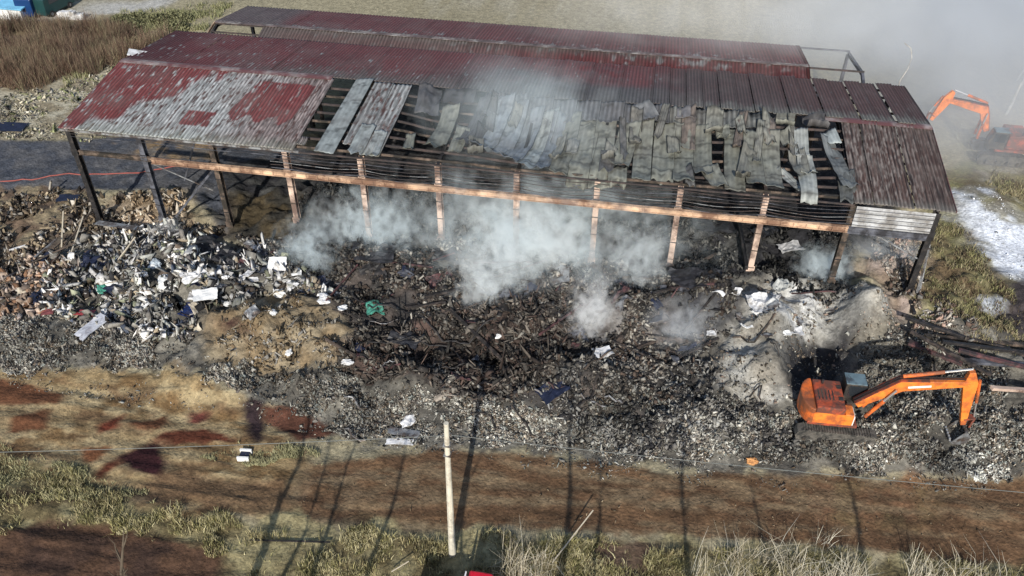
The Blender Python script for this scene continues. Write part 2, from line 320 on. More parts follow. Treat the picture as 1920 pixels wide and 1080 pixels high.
# left track field
paint([(-60, 690), (300, 700), (500, 760), (570, 865), (520, 965), (250, 985), (-60, 870)], (.25, .185, .10), .6, 1, 21, None, (.15, .095, .045))
for k, (a, b) in enumerate([((0, 730), (560, 800)), ((0, 800), (500, 900)), ((0, 870), (470, 830)), ((0, 900), (520, 940)), ((100, 700), (470, 740)), ((0, 770), (330, 850))]):
    paint([(a[0], a[1]), (b[0], b[1]), (b[0], b[1]+30), (a[0], a[1]+30)], (.36, .29, .17), .9, .8, 70+k, 3.2)
    paint([(a[0], a[1]+18), (b[0], b[1]+16), (b[0], b[1]+36), (a[0], a[1]+40)], (.11, .065, .035), .9, .8, 80+k, 3.2)
for k, (pts, c) in enumerate([
    ([(-60, 698), (60, 722), (130, 740), (110, 760), (-60, 758)], (.135, .060, .031)),
    ([(15, 783), (95, 765), (92, 806), (8, 812)], (.135, .060, .031)),
    ([(180, 800), (225, 775), (222, 798), (190, 816)], (.13, .035, .02)),
    ([(245, 792), (315, 780), (312, 805), (258, 808)], (.135, .060, .031)),
    ([(352, 775), (392, 768), (385, 790), (355, 795)], (.12, .04, .03)),
    ([(150, 895), (230, 855), (300, 812), (390, 806), (460, 826), (390, 832), (300, 838), (240, 868), (165, 902)], (.105, .035, .02)),
    ([(225, 858), (300, 832), (318, 870), (312, 902), (250, 880)], (.035, .012, .014)),
    ([(155, 840), (215, 838), (200, 862), (170, 870)], (.20, .085, .04)),
    ([(450, 752), (500, 752), (484, 830), (462, 830)], (.03, .02, .022)),
    ([(495, 760), (560, 765), (640, 810), (560, 830), (500, 790)], (.10, .045, .03))]):
    if k not in (8, 9):
        g = [((px_-sum(q[0] for q in pts)/len(pts))*1.10+sum(q[0] for q in pts)/len(pts), (py_-sum(q[1] for q in pts)/len(pts))*1.35+sum(q[1] for q in pts)/len(pts)) for px_, py_ in pts]
        paint(g, (.33, .26, .15), .3, .55, 130+k, None, None, .9, 4)
    paint(pts, c, .16, 1, 100+k, None, tuple(v*.75 for v in c), 1.1, 3, blur=.35)
# grass strip and dark earth at the bottom
paint([(-80, 850), (120, 868), (260, 930), (300, 965), (500, 972), (860, 1000), (1300, 1020), (1980, 1060), (1980, 1300), (-80, 1300)], (.13, .105, .055), 1.1, 1, 22, None, (.27, .235, .13))
paint([(-80, 985), (120, 975), (300, 1000), (420, 1050), (400, 1110), (-80, 1130)], (.085, .048, .030), .7, 1, 23, None, (.05, .03, .022))
paint([(-80, 935), (120, 915), (330, 925), (330, 945), (120, 940), (-80, 965)], (.045, .03, .022), .4, .9, 24)
paint([(330, 880), (400, 905), (560, 900), (560, 960), (420, 960), (250, 920)], (.13, .08, .045), .5, .9, 25)
paint([(1100, 1010), (1260, 1015), (1240, 1100), (1120, 1100)], (.11, .07, .05), .6, .9, 26)
# right slope
paint([(1710, 440), (1790, 300), (1980, 300), (1980, 660), (1720, 610)], (.19, .175, .085), .8, 1, 27, None, (.12, .095, .055))
paint([(1850, 300), (1919, 300), (1919, 400), (1860, 360)], (.24, .21, .12), .8, .8, 271, None, (.36, .33, .27))
paint([(1880, 530), (1980, 500), (1980, 650), (1890, 620)], (.06, .05, .05), .6, 1, 28)
paint([(1590, 690), (1640, 600), (1720, 600), (1860, 680), (1860, 770), (1640, 770)], (.17, .155, .125), .6, 1, 31, None, (.09, .08, .07))
paint([(1700, 470), (1780, 420), (1850, 560), (1740, 580)], (.14, .10, .06), .6, .8, 32, 1.2)
paint([(1785, 352), (1850, 350), (1885, 395), (1980, 400), (1980, 500), (1915, 528), (1880, 520), (1840, 460), (1790, 400)], (.30, .29, .25), .9, .8, 28, blur=2)
paint([(1788, 356), (1835, 352), (1885, 410), (1980, 430), (1980, 495), (1912, 524), (1885, 515), (1845, 450), (1795, 395)], (.68, .72, .78), .8, .95, 29, 1.1, None, ws=.9, blur=1.4)
paint([(1850, 420), (1980, 430), (1980, 495), (1912, 524), (1885, 510)], (.66, .70, .77), .5, .9, 291, blur=1.4)
paint([(1838, 555), (1872, 555), (1868, 590), (1848, 592)], (.55, .60, .68), .2, .9, 30)
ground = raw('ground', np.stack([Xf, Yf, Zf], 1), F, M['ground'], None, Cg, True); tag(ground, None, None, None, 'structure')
ground['label'] = 'trampled brown soil, ash and mud of the burnt yard'

# ------------------------------------------------------------------ scattered debris
CUBE = np.array([(-1, -1, -1), (1, -1, -1), (1, 1, -1), (-1, 1, -1), (-1, -1, 1), (1, -1, 1), (1, 1, 1), (-1, 1, 1)], float)
CF = np.array([(3, 2, 1, 0), (4, 5, 6, 7), (0, 1, 5, 4), (1, 2, 6, 5), (2, 3, 7, 6), (3, 0, 4, 7)])
def rotm(a, b, c):
    ca, sa, cb, sb, cc, sc_ = np.cos(a), np.sin(a), np.cos(b), np.sin(b), np.cos(c), np.sin(c)
    return np.stack([np.stack([ca*cb, ca*sb*sc_-sa*cc, ca*sb*cc+sa*sc_], 1), np.stack([sa*cb, sa*sb*sc_+ca*cc, sa*sb*cc-ca*sc_], 1), np.stack([-sb, cb*sc_, cb*cc], 1)], 1)
def sample(polys, n, clump=0, seed=0):
    xs, ys = [], []
    A = []
    W = [wpoly(p) for p in polys]
    for P in W:
        xx, yy = P[:, 0], P[:, 1]; A.append(.5*abs(np.dot(xx, np.roll(yy, 1))-np.dot(yy, np.roll(xx, 1))))
    for P, a in zip(W, A):
        need = int(n*a/sum(A)); lo = P.min(0); hi = P.max(0); got = 0
        while got < need:
            x = RNG.uniform(lo[0]-.5, hi[0]+.5, need*3); y = RNG.uniform(lo[1]-.5, hi[1]+.5, need*3)
            wx = x+1.1*(fbm(x, y, 1.5, 3, 40)-.5)*2; wy = y+1.1*(fbm(x, y, 1.5, 3, 41)-.5)*2
            m = inpoly(P, wx, wy)
            if clump: m &= RNG.random(len(x)) < np.clip((fbm(x, y, clump, 4, 42+seed)-.38)*4.2, .02, 1)
            x, y = x[m][:need-got], y[m][:need-got]; xs.append(x); ys.append(y); got += len(x)
    return np.concatenate(xs), np.concatenate(ys)
def chunks(name, polys, n, size, pal, label, cat, dims=((.5, 1.9), (.25, 1), (.05, .38)), flat=0.0, clump=0, seed=0, up=.35, az=None, warm=np.array((1.0, .98, .93))):
    x, y = sample(polys, n, clump, seed); n = len(x)
    s = size[0]*(size[1]*1.25/size[0])**(RNG.random(n)**2.8)
    d = np.stack([RNG.uniform(a, b, n) for a, b in dims], 1)*s[:, None]; lg = RNG.random(n) < .07; d[lg] *= np.array([2.2, .5, .5])
    V = CUBE[None]*(d[:, None, :]*.5)*(1+RNG.uniform(-.75, .4, (n, 8, 3)))
    tilt = 1-flat
    a0 = RNG.uniform(0, 6.28, n) if az is None else RNG.normal(az, .5, n)
    Rm = rotm(a0, RNG.normal(0, .9*tilt+.12, n), RNG.normal(0, .9*tilt+.12, n))
    V = np.einsum('nij,nkj->nki', Rm, V)
    z = H(x, y)+d[:, 2]*.3+s*up*RNG.random(n)
    V += np.stack([x, y, z], 1)[:, None, :]
    pal = np.array([p[:3] for p in pal]); wts = np.array([1.0]*len(pal))
    k = RNG.integers(0, len(pal), n)
    # neighbours tend to share a colour
    kk = (fbm(x, y, .9, 2, 60+seed)*len(pal)*1.6).astype(int) % len(pal); k = np.where(RNG.random(n) < .45, kk, k)
    C = pal[k]*RNG.uniform(.55, 1.4, (n, 1))*(.32+1.05*np.clip((fbm(x, y, 3.2, 5, 930)-.25)*1.9, 0, 1))[:, None]; C = np.repeat(C, 8, 0)*warm
    Fc = (CF[None]+8*np.arange(n)[:, None, None]).reshape(-1, 4)
    o = raw(name, V.reshape(-1, 3), Fc, M['chunk'], None, C); return tag(o, label, cat, None, 'stuff')
GREYS = [(.15, .12, .09), (.44, .43, .40), (.16, .13, .105), (.20, .19, .17), (.03, .028, .026), (.34, .34, .32), (.26, .26, .24), (.18, .17, .16), (.42, .42, .39), (.10, .09, .085), (.30, .27, .23), (.22, .24, .23), (.05, .045, .04)]
BAND = [[(-60, 585), (150, 590), (330, 620), (400, 690), (640, 690), (760, 740), (1010, 730), (1330, 740), (1480, 770), (1640, 780), (1980, 770), (1980, 880), (1300, 872), (1000, 840), (700, 825), (560, 790), (450, 745), (300, 695), (-60, 688)]]
chunks('grey_rubble', BAND, 150000, (.04, .17), GREYS, 'band of pale grey broken rubble along the front of the heap', 'rubble', clump=1.4, seed=1)
chunks('scattered_rubble', [[(-60, 680), (500, 740), (1000, 830), (1300, 870), (1980, 880), (1980, 915), (1300, 905), (800, 860), (460, 790), (-60, 710)]], 3500, (.04, .15), GREYS+[(.2, .15, .1)],
       'loose stones and scraps thinning out onto the dirt road', 'rubble', clump=2, seed=2)
WASTE = [(.04, .038, .036), (.74, .75, .77), (.70, .70, .70), (.15, .12, .1), (.78, .78, .80), (.62, .62, .60), (.45, .44, .42), (.30, .29, .27), (.12, .11, .11), (.72, .72, .74), (.20, .19, .18), (.04, .04, .045), (.28, .30, .22), (.40, .34, .26), (.10, .12, .17), (.50, .52, .50)]
chunks('household_waste', [[(120, 470), (250, 430), (420, 450), (560, 500), (640, 560), (500, 550), (380, 600), (330, 640), (140, 610), (60, 560)]], 26000, (.06, .5), WASTE,
       'heap of mixed white and grey household waste at the left end', 'waste', dims=((.5, 2.0), (.3, 1), (.04, .3)), clump=1.2, seed=3, up=.6)
chunks('orange_brown_waste', [[(-60, 535), (60, 480), (140, 505), (130, 560), (60, 600), (-60, 600)]], 3500, (.1, .5), [(.36, .24, .17), (.28, .16, .10), (.42, .33, .27), (.10, .08, .07), (.5, .42, .38)],
       'orange and brown waste at the left edge of the heap', 'waste', clump=1, seed=4)
BURNT = [(.035, .033, .033), (.06, .055, .052), (.10, .09, .08), (.022, .022, .026), (.17, .16, .145), (.08, .06, .05)]
chunks('burnt_debris', [[(430, 440), (560, 450), (820, 450), (1240, 500), (1370, 510), (1370, 560), (1310, 690), (1260, 760), (1000, 740), (760, 735), (640, 690), (660, 610), (600, 550), (520, 520)]], 85000, (.05, .28), BURNT+[(.26, .25, .23)],
       'charred black and grey debris heaped under and before the shed', 'burnt debris', dims=((.5, 1.5), (.3, 1), (.1, .6)), clump=1.6, seed=5, up=.45)
chunks('burnt_floor_debris', [[(570, 345), (1600, 440), (1600, 560), (1400, 525), (820, 455), (570, 450)]], 22000, (.05, .3), [(.03, .03, .032), (.045, .045, .045), (.07, .07, .068), (.02, .02, .02), (.018, .018, .02), (.12, .12, .115)],
       'blackened debris on the floor inside the shed', 'burnt debris', clump=1.8, seed=6)
chunks('brown_splinters', [[(650, 640), (860, 575), (1060, 545), (1100, 610), (1010, 720), (820, 735), (660, 700)]], 15000, (.06, .55), [(.10, .072, .062), (.06, .048, .044), (.15, .13, .115), (.03, .027, .026), (.20, .18, .16), (.08, .075, .07)],
       'brown splintered wood and scrap in the middle of the heap', 'burnt debris', dims=((.3, 2.4), (.04, .5), (.03, .25)), clump=1.0, seed=7, flat=.35)
chunks('ash_scrap', [[(1310, 710), (1390, 590), (1400, 540), (1480, 505), (1560, 560), (1690, 560), (1740, 690), (1600, 710), (1480, 770), (1390, 755)]], 3200, (.04, .2), [(.42, .41, .37), (.33, .25, .21), (.46, .46, .43), (.15, .13, .11), (.08, .07, .06), (.22, .18, .14)],
       'pale ash and scrap on the mound beside the right hand posts', 'ash', dims=((.5, 1.3), (.4, 1), (.1, .4)), clump=1.5, seed=8)
chunks('machine_rubble', [[(1450, 760), (1660, 780), (1700, 880), (1450, 870)], [(1600, 640), (1720, 620), (1880, 700), (1880, 780), (1640, 780)]], 26000, (.04, .18), GREYS, 'churned grey rubble around and under the excavator', 'rubble', seed=19, up=.6)
chunks('dark_scrap', [[(1050, 680), (1330, 640), (1340, 740), (1500, 790), (1500, 850), (1200, 850), (1060, 800)]], 24000, (.05, .26), [(.05, .048, .048), (.09, .085, .08), (.16, .155, .15), (.03, .03, .034), (.28, .28, .27)],
       'dark grey scrap spread before the ash mound', 'burnt debris', clump=1.2, seed=9)
chunks('pale_rubble', [[(1720, 560), (1790, 570), (1830, 610), (1790, 640), (1720, 620)], [(1640, 420), (1740, 440), (1730, 560), (1690, 580), (1640, 520)]], 5000, (.06, .28), [(.42, .38, .34), (.28, .24, .2), (.12, .10, .08), (.5, .48, .45), (.34, .24, .2)],
       'pale stony rubble around the foot of the corner post', 'rubble', clump=1, seed=10)
chunks('white_grit', [[(1770, 850), (1850, 835), (1880, 860), (1860, 885), (1760, 885)]], 2500, (.04, .18), [(.62, .64, .62), (.45, .46, .44), (.3, .3, .28)],
       'bright white grit spilled under the excavator bucket', 'rubble', clump=.8, seed=11)
chunks('pale_gravel', [[(-60, 150), (240, 100), (300, 180), (200, 262), (-60, 262)]], 7000, (.05, .30), [(.48, .45, .36), (.38, .35, .27), (.22, .2, .15), (.56, .54, .48), (.10, .09, .09), (.22, .24, .13)],
       'pale stones and rubbish left of the shed end', 'rubble', clump=1.6, seed=12)
chunks('trodden_scrap', [[(-60, 350), (180, 360), (220, 420), (420, 430), (150, 560), (-60, 540)]], 9000, (.07, .4), [(.34, .28, .2), (.22, .17, .12), (.12, .09, .07), (.45, .42, .38), (.06, .05, .045)],
       'small scraps trodden into the soil left of the shed', 'rubble', clump=1.5, seed=13)
chunks('straw_litter', [[(210, 370), (350, 350), (340, 430), (230, 430)]], 2500, (.1, .45), [(.55, .45, .34), (.4, .3, .2), (.2, .15, .1), (.62, .56, .48)], 'straw coloured litter between the first posts', 'rubble', clump=.8, seed=14)
chunks('foam_lumps', [[(1790, 352), (1850, 350), (1900, 400), (1980, 400), (1980, 500), (1915, 528), (1870, 500)]], 350, (.05, .16), [(.74, .77, .82), (.62, .66, .72), (.8, .82, .86)], 'white fire fighting foam running down the right hand slope', 'foam', clump=1.2, seed=15, flat=.6)
chunks('road_stones', [[(560, 900), (1900, 920), (1919, 1040), (560, 970)]], 900, (.03, .09), [(.3, .24, .16), (.08, .05, .03), (.2, .15, .1)], 'few small stones on the dirt road', 'stones', seed=16)
chunks('soil_clods', [[(395, 600), (520, 555), (640, 600), (630, 680), (420, 680)]], 2600, (.05, .25), [(.25, .19, .12), (.18, .13, .08), (.5, .48, .45), (.3, .25, .18)], 'clods and specks on the brown soil mound', 'soil', clump=1, seed=17)
# ------------------------------------------------------------------ vegetation: blades and twigs
def blades(name, polys, n, hgt, wid, pal, label, cat, lean=.35, clump=1.5, seed=0, curve=.5):
    x, y = sample(polys, n, clump, seed); n = len(x); z = H(x, y)-.03
    h = RNG.uniform(*hgt, n)*(.55+.9*fbm(x, y, 1.2, 2, 90+seed)); w_ = RNG.uniform(*wid, n)
    az = RNG.uniform(0, 6.28, n); ln = np.abs(RNG.normal(0, lean, n))
    dx, dy = np.cos(az)*ln, np.sin(az)*ln; a2 = RNG.uniform(0, 6.28, n); sx, sy = np.cos(a2)*w_/2, np.sin(a2)*w_/2
    P = np.stack([x, y, z], 1); S = np.stack([sx, sy, 0*sx], 1)
    D1 = np.stack([dx*h*.45, dy*h*.45, h*.55], 1); D2 = np.stack([dx*h*(1+curve), dy*h*(1+curve), h*np.sqrt(np.clip(1-(ln*.8)**2, .1, 1))], 1)
    V = np.stack([P-S, P+S, P+D1+S*.8, P+D1-S*.8, P+D2+S*.25, P+D2-S*.25], 1).reshape(-1, 3)
    b = 6*np.arange(n)[:, None]; Fb = np.concatenate([b+np.array([[0, 1, 2, 3]]), b+np.array([[3, 2, 4, 5]])], 0)
    pal = np.array(pal); k = (fbm(x, y, 1.6, 2, 95+seed)*len(pal)*1.5).astype(int) % len(pal); k = np.where(RNG.random(n) < .5, RNG.integers(0, len(pal), n), k)
    C = np.repeat(pal[k]*RNG.uniform(.75, 1.25, (n, 1)), 6, 0)
    return tag(raw(name, V, Fb, M['blade'], None, C), label, cat, None, 'stuff')
GR = [(.44, .40, .21), (.34, .31, .14), (.52, .47, .28), (.17, .16, .07), (.40, .34, .19), (.12, .10, .05)]
blades('grass', [[(-80, 875), (120, 890), (260, 950), (500, 985), (860, 1010), (1300, 1030), (1980, 1070), (1980, 1160), (500, 1160), (420, 1050), (300, 1000), (-80, 970)]], 60000, (.10, .42), (.015, .04), GR,
       'dry olive grass along the bottom of the yard', 'grass', seed=1, clump=1.3)
blades('tufted_grass', [[(-80, 840), (90, 850), (300, 940), (-80, 940)], [(420, 830), (580, 830), (600, 870), (480, 880)], [(400, 840), (460, 850), (500, 880), (380, 860)]], 9000, (.08, .3), (.02, .05), [(.36, .34, .2), (.28, .27, .15)], 'short pale tufts on the tracked field', 'grass', seed=2)
blades('dry_reeds', [[(1300, 1040), (1560, 1030), (1620, 1120), (1290, 1120)], [(930, 1060), (1080, 1040), (1080, 1120), (930, 1120)], [(1700, 1060), (1880, 1070), (1900, 1130), (1700, 1130)]], 1500, (.6, 1.8), (.015, .03), [(.52, .47, .36), (.42, .37, .27), (.6, .56, .45)],
       'tall pale dry stalks at the bottom edge', 'reeds', lean=.5, seed=3, curve=.2)
blades('brush_thicket', [[(-90, 60), (60, 50), (330, 70), (250, 115), (80, 165), (-90, 165)]], 60000, (.5, 2.1), (.015, .035), [(.17, .11, .08), (.12, .075, .055), (.27, .20, .14), (.08, .055, .045), (.24, .21, .13), (.19, .13, .09)],
       'thicket of leafless brown brush beyond the left end of the shed', 'brush', lean=.6, seed=4, clump=2.6, curve=-.3)
blades('weeds', [[(1710, 440), (1800, 420), (1900, 560), (1980, 640), (1980, 700), (1830, 650), (1730, 590)], [(1850, 300), (1980, 300), (1980, 400), (1880, 370)]], 11000, (.08, .34), (.03, .06), [(.26, .25, .12), (.18, .17, .09), (.30, .26, .16), (.12, .09, .06)],
       'yellowish weeds on the slope right of the shed', 'weeds', seed=5)
blades('field_grass', [[(100, 100), (340, 60), (330, 90), (230, 110), (120, 170)], [(230, 20), (440, 5), (380, 60), (260, 60)]], 9000, (.15, .5), (.04, .09), [(.24, .25, .13), (.33, .31, .19), (.2, .2, .1)], 'patchy green field grass behind the shed', 'grass', seed=6)

# ------------------------------------------------------------------ the burnt shed
XL, XR = -.52, 55.61; HE, HR = 7.62, 8.55; YE, YR, YB = -.06, 8.34, 16.33
shed = empty('burnt_shed', (0, 0, 0), 0, 'long steel shed gutted by fire, red roof sheets collapsed grey in the middle', 'shed')
PX = [5*k for k in range(11)]+[54.7]
zbase = [0, 0, 0, 0, 0, 0, 0, 0, 0, 0, 0, 0]
cmat = ['black', 'slate', 'brownsteel', 'pink', 'pink', 'pink', 'pink', 'pink', 'pink', 'pink', 'brownsteel', 'black']
for k, x in enumerate(PX):
    m = MB(); z0 = float(H(x, .12))-.35
    m.ibeam((x, .12, z0), (x, .12, HE-.22), .34, .42, (0, 1, 0), .035)
    m.box((x, -.1, z0+.55), (.5, .03, .5)); m.box((x, -.1, 5.85), (.46, .03, .55))
    c = m.build('column', M[cmat[k]], shed)
    if k in (0, 11): c['label'] = 'soot blackened end column'
    for i in range(4):
        m = MB(); m.box((x, -.106, 2.2+i*1.3), (.40, .02, .07)); m.build('splice_plate', M['brownsteel' if 2 < k < 10 else 'black'], c)
# back columns and roof frames
for k, x in enumerate(PX):
    m = MB(); m.ibeam((x, YB-.25, -.2), (x, YB-.25, HE-.25), .3, .38, (0, 1, 0), .03); m.build('back_column', M['black'], shed)
def rz(y):
    return np.where(np.asarray(y) < YR, HE+(HR-HE)*(np.asarray(y)-YE)/(YR-YE), HR-(HR-7.55)*(np.asarray(y)-YR)/(YB-YR))
SAG = lambda x, y: -1.15*np.exp(-((x-30.5)/4.2)**2)*np.exp(-((y-4.6)/3.0)**2)-.55*np.exp(-((x-39)/4.5)**2)*np.exp(-((y-4.0)/3.0)**2)-.5*np.exp(-((x-24)/2.2)**2)*np.exp(-((y-5)/2.5)**2)-.45*np.exp(-((x-46.5)/2.)**2)*np.exp(-((y-4)/2.5)**2)
for k, x in enumerate(PX):
    m = MB(); ys = np.linspace(.1, YB-.3, 13)
    for a, b in zip(ys[:-1], ys[1:]):
        m.ibeam((x, a, float(rz(a))-.36+float(SAG(x, a))*.6), (x, b, float(rz(b))-.36+float(SAG(x, b))*.6), .2, .34, (0, 0, 1), .025)
    m.build('rafter', M['black' if k not in (8, 9) else 'purlin'], shed)
for j, y in enumerate(list(np.arange(.5, 8.3, .98))+list(np.arange(9.3, 16, 1.6))):
    m = MB(); xs = np.linspace(XL+.1, XR-.1, 46)
    for a, b in zip(xs[:-1], xs[1:]):
        za = float(rz(y))-.16+float(SAG(a, y))*1.03; zb = float(rz(y))-.16+float(SAG(b, y))*1.03
        m.bar((a, y, za), (b, y, zb), .07, .15)
    m.build('purlin', M['purlin' if j % 3 else 'brownsteel'], shed)
# crane rail beam on the front face
m = MB(); m.ibeam((5.6, -.22, 5.85), (50, -.22, 5.85), .26, .36, (0, 0, 1), .035)
for i in range(60): m.box((5.9+i*.745, -.355, 5.85), (.035, .012, .30))
cb = m.build('crane_beam', M['primer'], shed); cb['label'] = 'long orange primed beam along the front posts'
m = MB(); m.ibeam((.3, -.05, 5.85), (5.6, -.05, 5.85), .2, .3, (0, 0, 1), .03); m.build('crane_beam', M['brownsteel'], shed)
m = MB()
for zz, yy in ((5.95, -.2), (5.62, -.2)): m.bar((50, yy, zz), (54.5, yy, zz), .12, .12)
m.bar((50, -.2, 5.78), (54.5, -.2, 5.78), .03, .2)
m.build('crane_beam', M['slate'], shed)
# girts of the wall strip under the eave: thin rails, bent by heat
for j, z in enumerate((6.25, 6.47, 6.68, 6.9, 7.12, 7.34)):
    m = MB(); xs = np.linspace(14 if j < 4 else .2, 50, 60)
    pts = [(x, -.16+.05*math.sin(x*.7+j), z-.22*abs(math.sin((x % 5)/5*math.pi))*((15 < x < 50)*.9+.05)*(1-.1*j)+.02*math.sin(x*2.1+j*2)) for x in xs]
    for a, b in zip(pts[:-1], pts[1:]): m.bar(a, b, .03, .032)
    m.build('girt', M[('slate', 'purlin', 'greysteel', 'purlin', 'slate', 'purlin')[j]], shed)
m = MB(); m.bar((XL, -.1, HE-.12), (16, -.1, HE-.12), .08, .14); m.build('eave_rail', M['greysteel'], shed)
m = MB(); m.bar((16, -.1, HE-.14), (50, -.1, HE-.14), .08, .10); m.build('eave_rail', M['purlin'], shed)
# corrugated light cladding above the last bay
nxs, nzs = 90, 10; V = []; Fq = []
for j in range(nzs):
    for i in range(nxs):
        x = 50.15+i*4.4/(nxs-1); z = 6.05+j*1.4/(nzs-1); V.append((x, -.2+.03*math.sin(z*28), z))
for j in range(nzs*1-1):
    for i in range(nxs-1): Fq.append((j*nxs+i, j*nxs+i+1, (j+1)*nxs+i+1, (j+1)*nxs+i))
c = raw('wall_cladding', V, Fq, pmat('weathered light cladding', (.42, .43, .44), .6, 0, .2, 1.5, (.2, .19, .18), .8), shed)
c.modifiers.new('s', 'SOLIDIFY').thickness = .02; c['label'] = 'pale corrugated cladding of the last bay'
m = MB()
for j in range(5): m.bar((50.1, -.245, 6.2+j*.27), (54.6, -.245, 6.2+j*.27), .025, .03)
m.build('girt', M['slate'], shed)
# braces
m = MB(); m.bar((5.2, .1, .35), (9.8, .1, 5.55), .14, .14); m.build('brace', M['slate'], shed)
m = MB(); m.bar((5.3, .35, 5.2), (9.0, .6, 3.4), .06, .06); m.build('brace', M['greysteel'], shed)
m = MB(); m.bar((54.6, .1, 4.0), (51.4, .1, 5.6), .07, .07); m.build('brace', M['greysteel'], shed)
m = MB(); m.bar((3.4, 6.0, .1), (6.6, 6.4, 7.2), .12, .12); m.build('brace', M['slate'], shed)
# lattice legs of the corner post (double member)
m = MB()
m.bar((55.2, -.35, .2), (54.9, -.1, 5.0), .09, .09); m.bar((55.6, .3, .2), (55.0, .3, 5.0), .09, .09)
for i in range(14):
    t = i/14; m.bar((55.2-.3*t, -.35+.25*t, .3+4.6*t), (55.58-.55*t, .3, .5+4.6*t), .05, .05)
lp = m.build('lattice_leg', M['greysteel'], shed); lp['label'] = 'pale lattice leg beside the black corner column'
# ---- roof sheets
RED = np.array((.18, .052, .050)); RED2 = np.array((.105, .060, .052)); WHT = np.array((.40, .41, .405)); PNK = np.array((.26, .215, .205)); BGR = np.array((.21, .215, .185)); BLU = np.array((.17, .20, .23)); DRK = np.array((.05, .045, .045))
def ecol(x, y):
    """colour of the roof skin: paint, bare flaked areas, burnt areas"""
    n = len(x); C = np.empty((n, 3)); C[:] = RED
    fl = fbm(x*4.6, y*1.0, .75, 4, 700); fl2 = fbm(x*4.2, y*1.1, .4, 3, 710); big = fbm(x, y, 2.5, 3, 720)
    t = (y-YE)/(YR-YE)       # 0 eave .. 1 ridge
    C = C*(.8+.45*big[:, None])
    # flaked zone on the front slope: bare right of a diagonal
    edge = .2+t*8.0+(fbm(x, y*.5, 1.3, 3, 730)-.5)*5.5
    bare = np.clip((x-edge)*1.2, 0, 1)
    patch = ((x > 9.3+t*1.5) & (x < 14.2+t*.6) & (t > .33+.05*np.sin(x*4)) & (t < .86)) | ((np.abs(x-8.2) < 1.0) & (np.abs(t-.28) < .1))
    bare = np.where(patch, np.clip((fl-.62)*10, 0, 1), bare)
    spots = np.clip((fl-.63)*14, 0, 1)
    bare = np.maximum(bare, spots*(t < 1))
    st_ = (fbm(x*7, y*.9, .5, 3, 745)-.5)[:, None]; skin = WHT*(.6+.8*fl2[:, None]+1.5*st_); pk = PNK*(.5+1.0*fl2[:, None]+1.9*st_); skin = np.clip(skin, .03, .8); pk = np.clip(pk, .03, .7)
    kpk = (np.clip((x-9+4*(big-.5))*.25, 0, 1)*ss(19, 15, x))[:, None]; skin = skin*(1-.35*ss(15, 19, x))[:, None]; skin = skin*(1-kpk)+pk*kpk
    rem = np.clip((fbm(x*4, y*1.2, .55, 3, 740)-.57)*9, 0, 1)[:, None]; skin = skin*(1-rem)+RED2*rem
    lower = ss(.16, .0, t)[:, None]*np.array((1, 1.06, 1.0)); skin = skin*(1-.35*lower)+np.array((.33, .37, .31))*.35*lower
    front = t < 1.0
    C = np.where((front & (x < 22))[:, None], C*(1-bare[:, None])+skin*bare[:, None], C)
    # burnt middle
    bg_ = BGR*(.6+.8*fl2[:, None]); kb = ss(26, 31, x)*ss(34, 32, x); bg_ = bg_*(1-kb[:, None]*.5)+BLU*kb[:, None]*.5
    bg_ = bg_*(1-.35*np.clip((fl-.5)*6, 0, 1)[:, None])
    C = np.where((front & (x >= 22) & (x < 49.3))[:, None], bg_, C)
    # right end: dull brown red, speckled
    k = np.clip((fl2-.46)*6, 0, 1)[:, None]; k2 = ss(58.5, 51, x)[:, None]; rr = RED2*np.array((.95, 1.05, 1.0))*(.75+.5*big[:, None]); rr = rr*(1-k*.75*k2)+np.array((.30, .26, .235))*k*.75*k2
    seam = np.clip((fbm(x*9, y*.35, .8, 3, 777)-.58)*9, 0, 1)[:, None]; rr = rr*(1-seam*.75)
    k3 = ss(.10, .0, t)[:, None]; rr = rr*(1-k3*.5)+np.array((.2, .2, .18))*k3*.5
    C = np.where((front & (x >= 49.3))[:, None], rr, C)
    # back slope
    tb = (y-YR)/(YB-YR)
    cb_ = RED*.85*(.8+.45*big[:, None]); cb_ = cb_*(1-ss(5, -1, x)[:, None]*.45)
    sp = np.clip((fl-.66-.1*tb)*14, 0, 1)[:, None]; cb_ = cb_*(1-sp)+WHT*.75*sp
    nr = (ss(.42, .0, tb+(fl-.5)*.6)*ss(5, 14, x))[:, None]; cb_ = cb_*(1-nr*.85)+np.array((.15, .135, .12))*nr*.75
    dk = (ss(20, 29, x)*ss(50, 43, x)*ss(1.0, .15, tb+(big-.5)*1.3))[:, None]; cb_ = cb_*(1-dk*.85)+np.array((.10, .10, .10))*dk*.85
    br = ss(36, 42, x)[:, None]; b2 = RED2*.9*(.75+.5*fl2[:, None]); cb_ = cb_*(1-br*.8)+b2*br*.8
    g2 = (ss(.22, .05, tb+(fl-.5)*.3)*ss(38, 42, x))[:, None]; cb_ = cb_*(1-g2*.8)+np.array((.20, .195, .17))*g2*.8
    C = np.where((~front)[:, None], cb_, C)
    return C
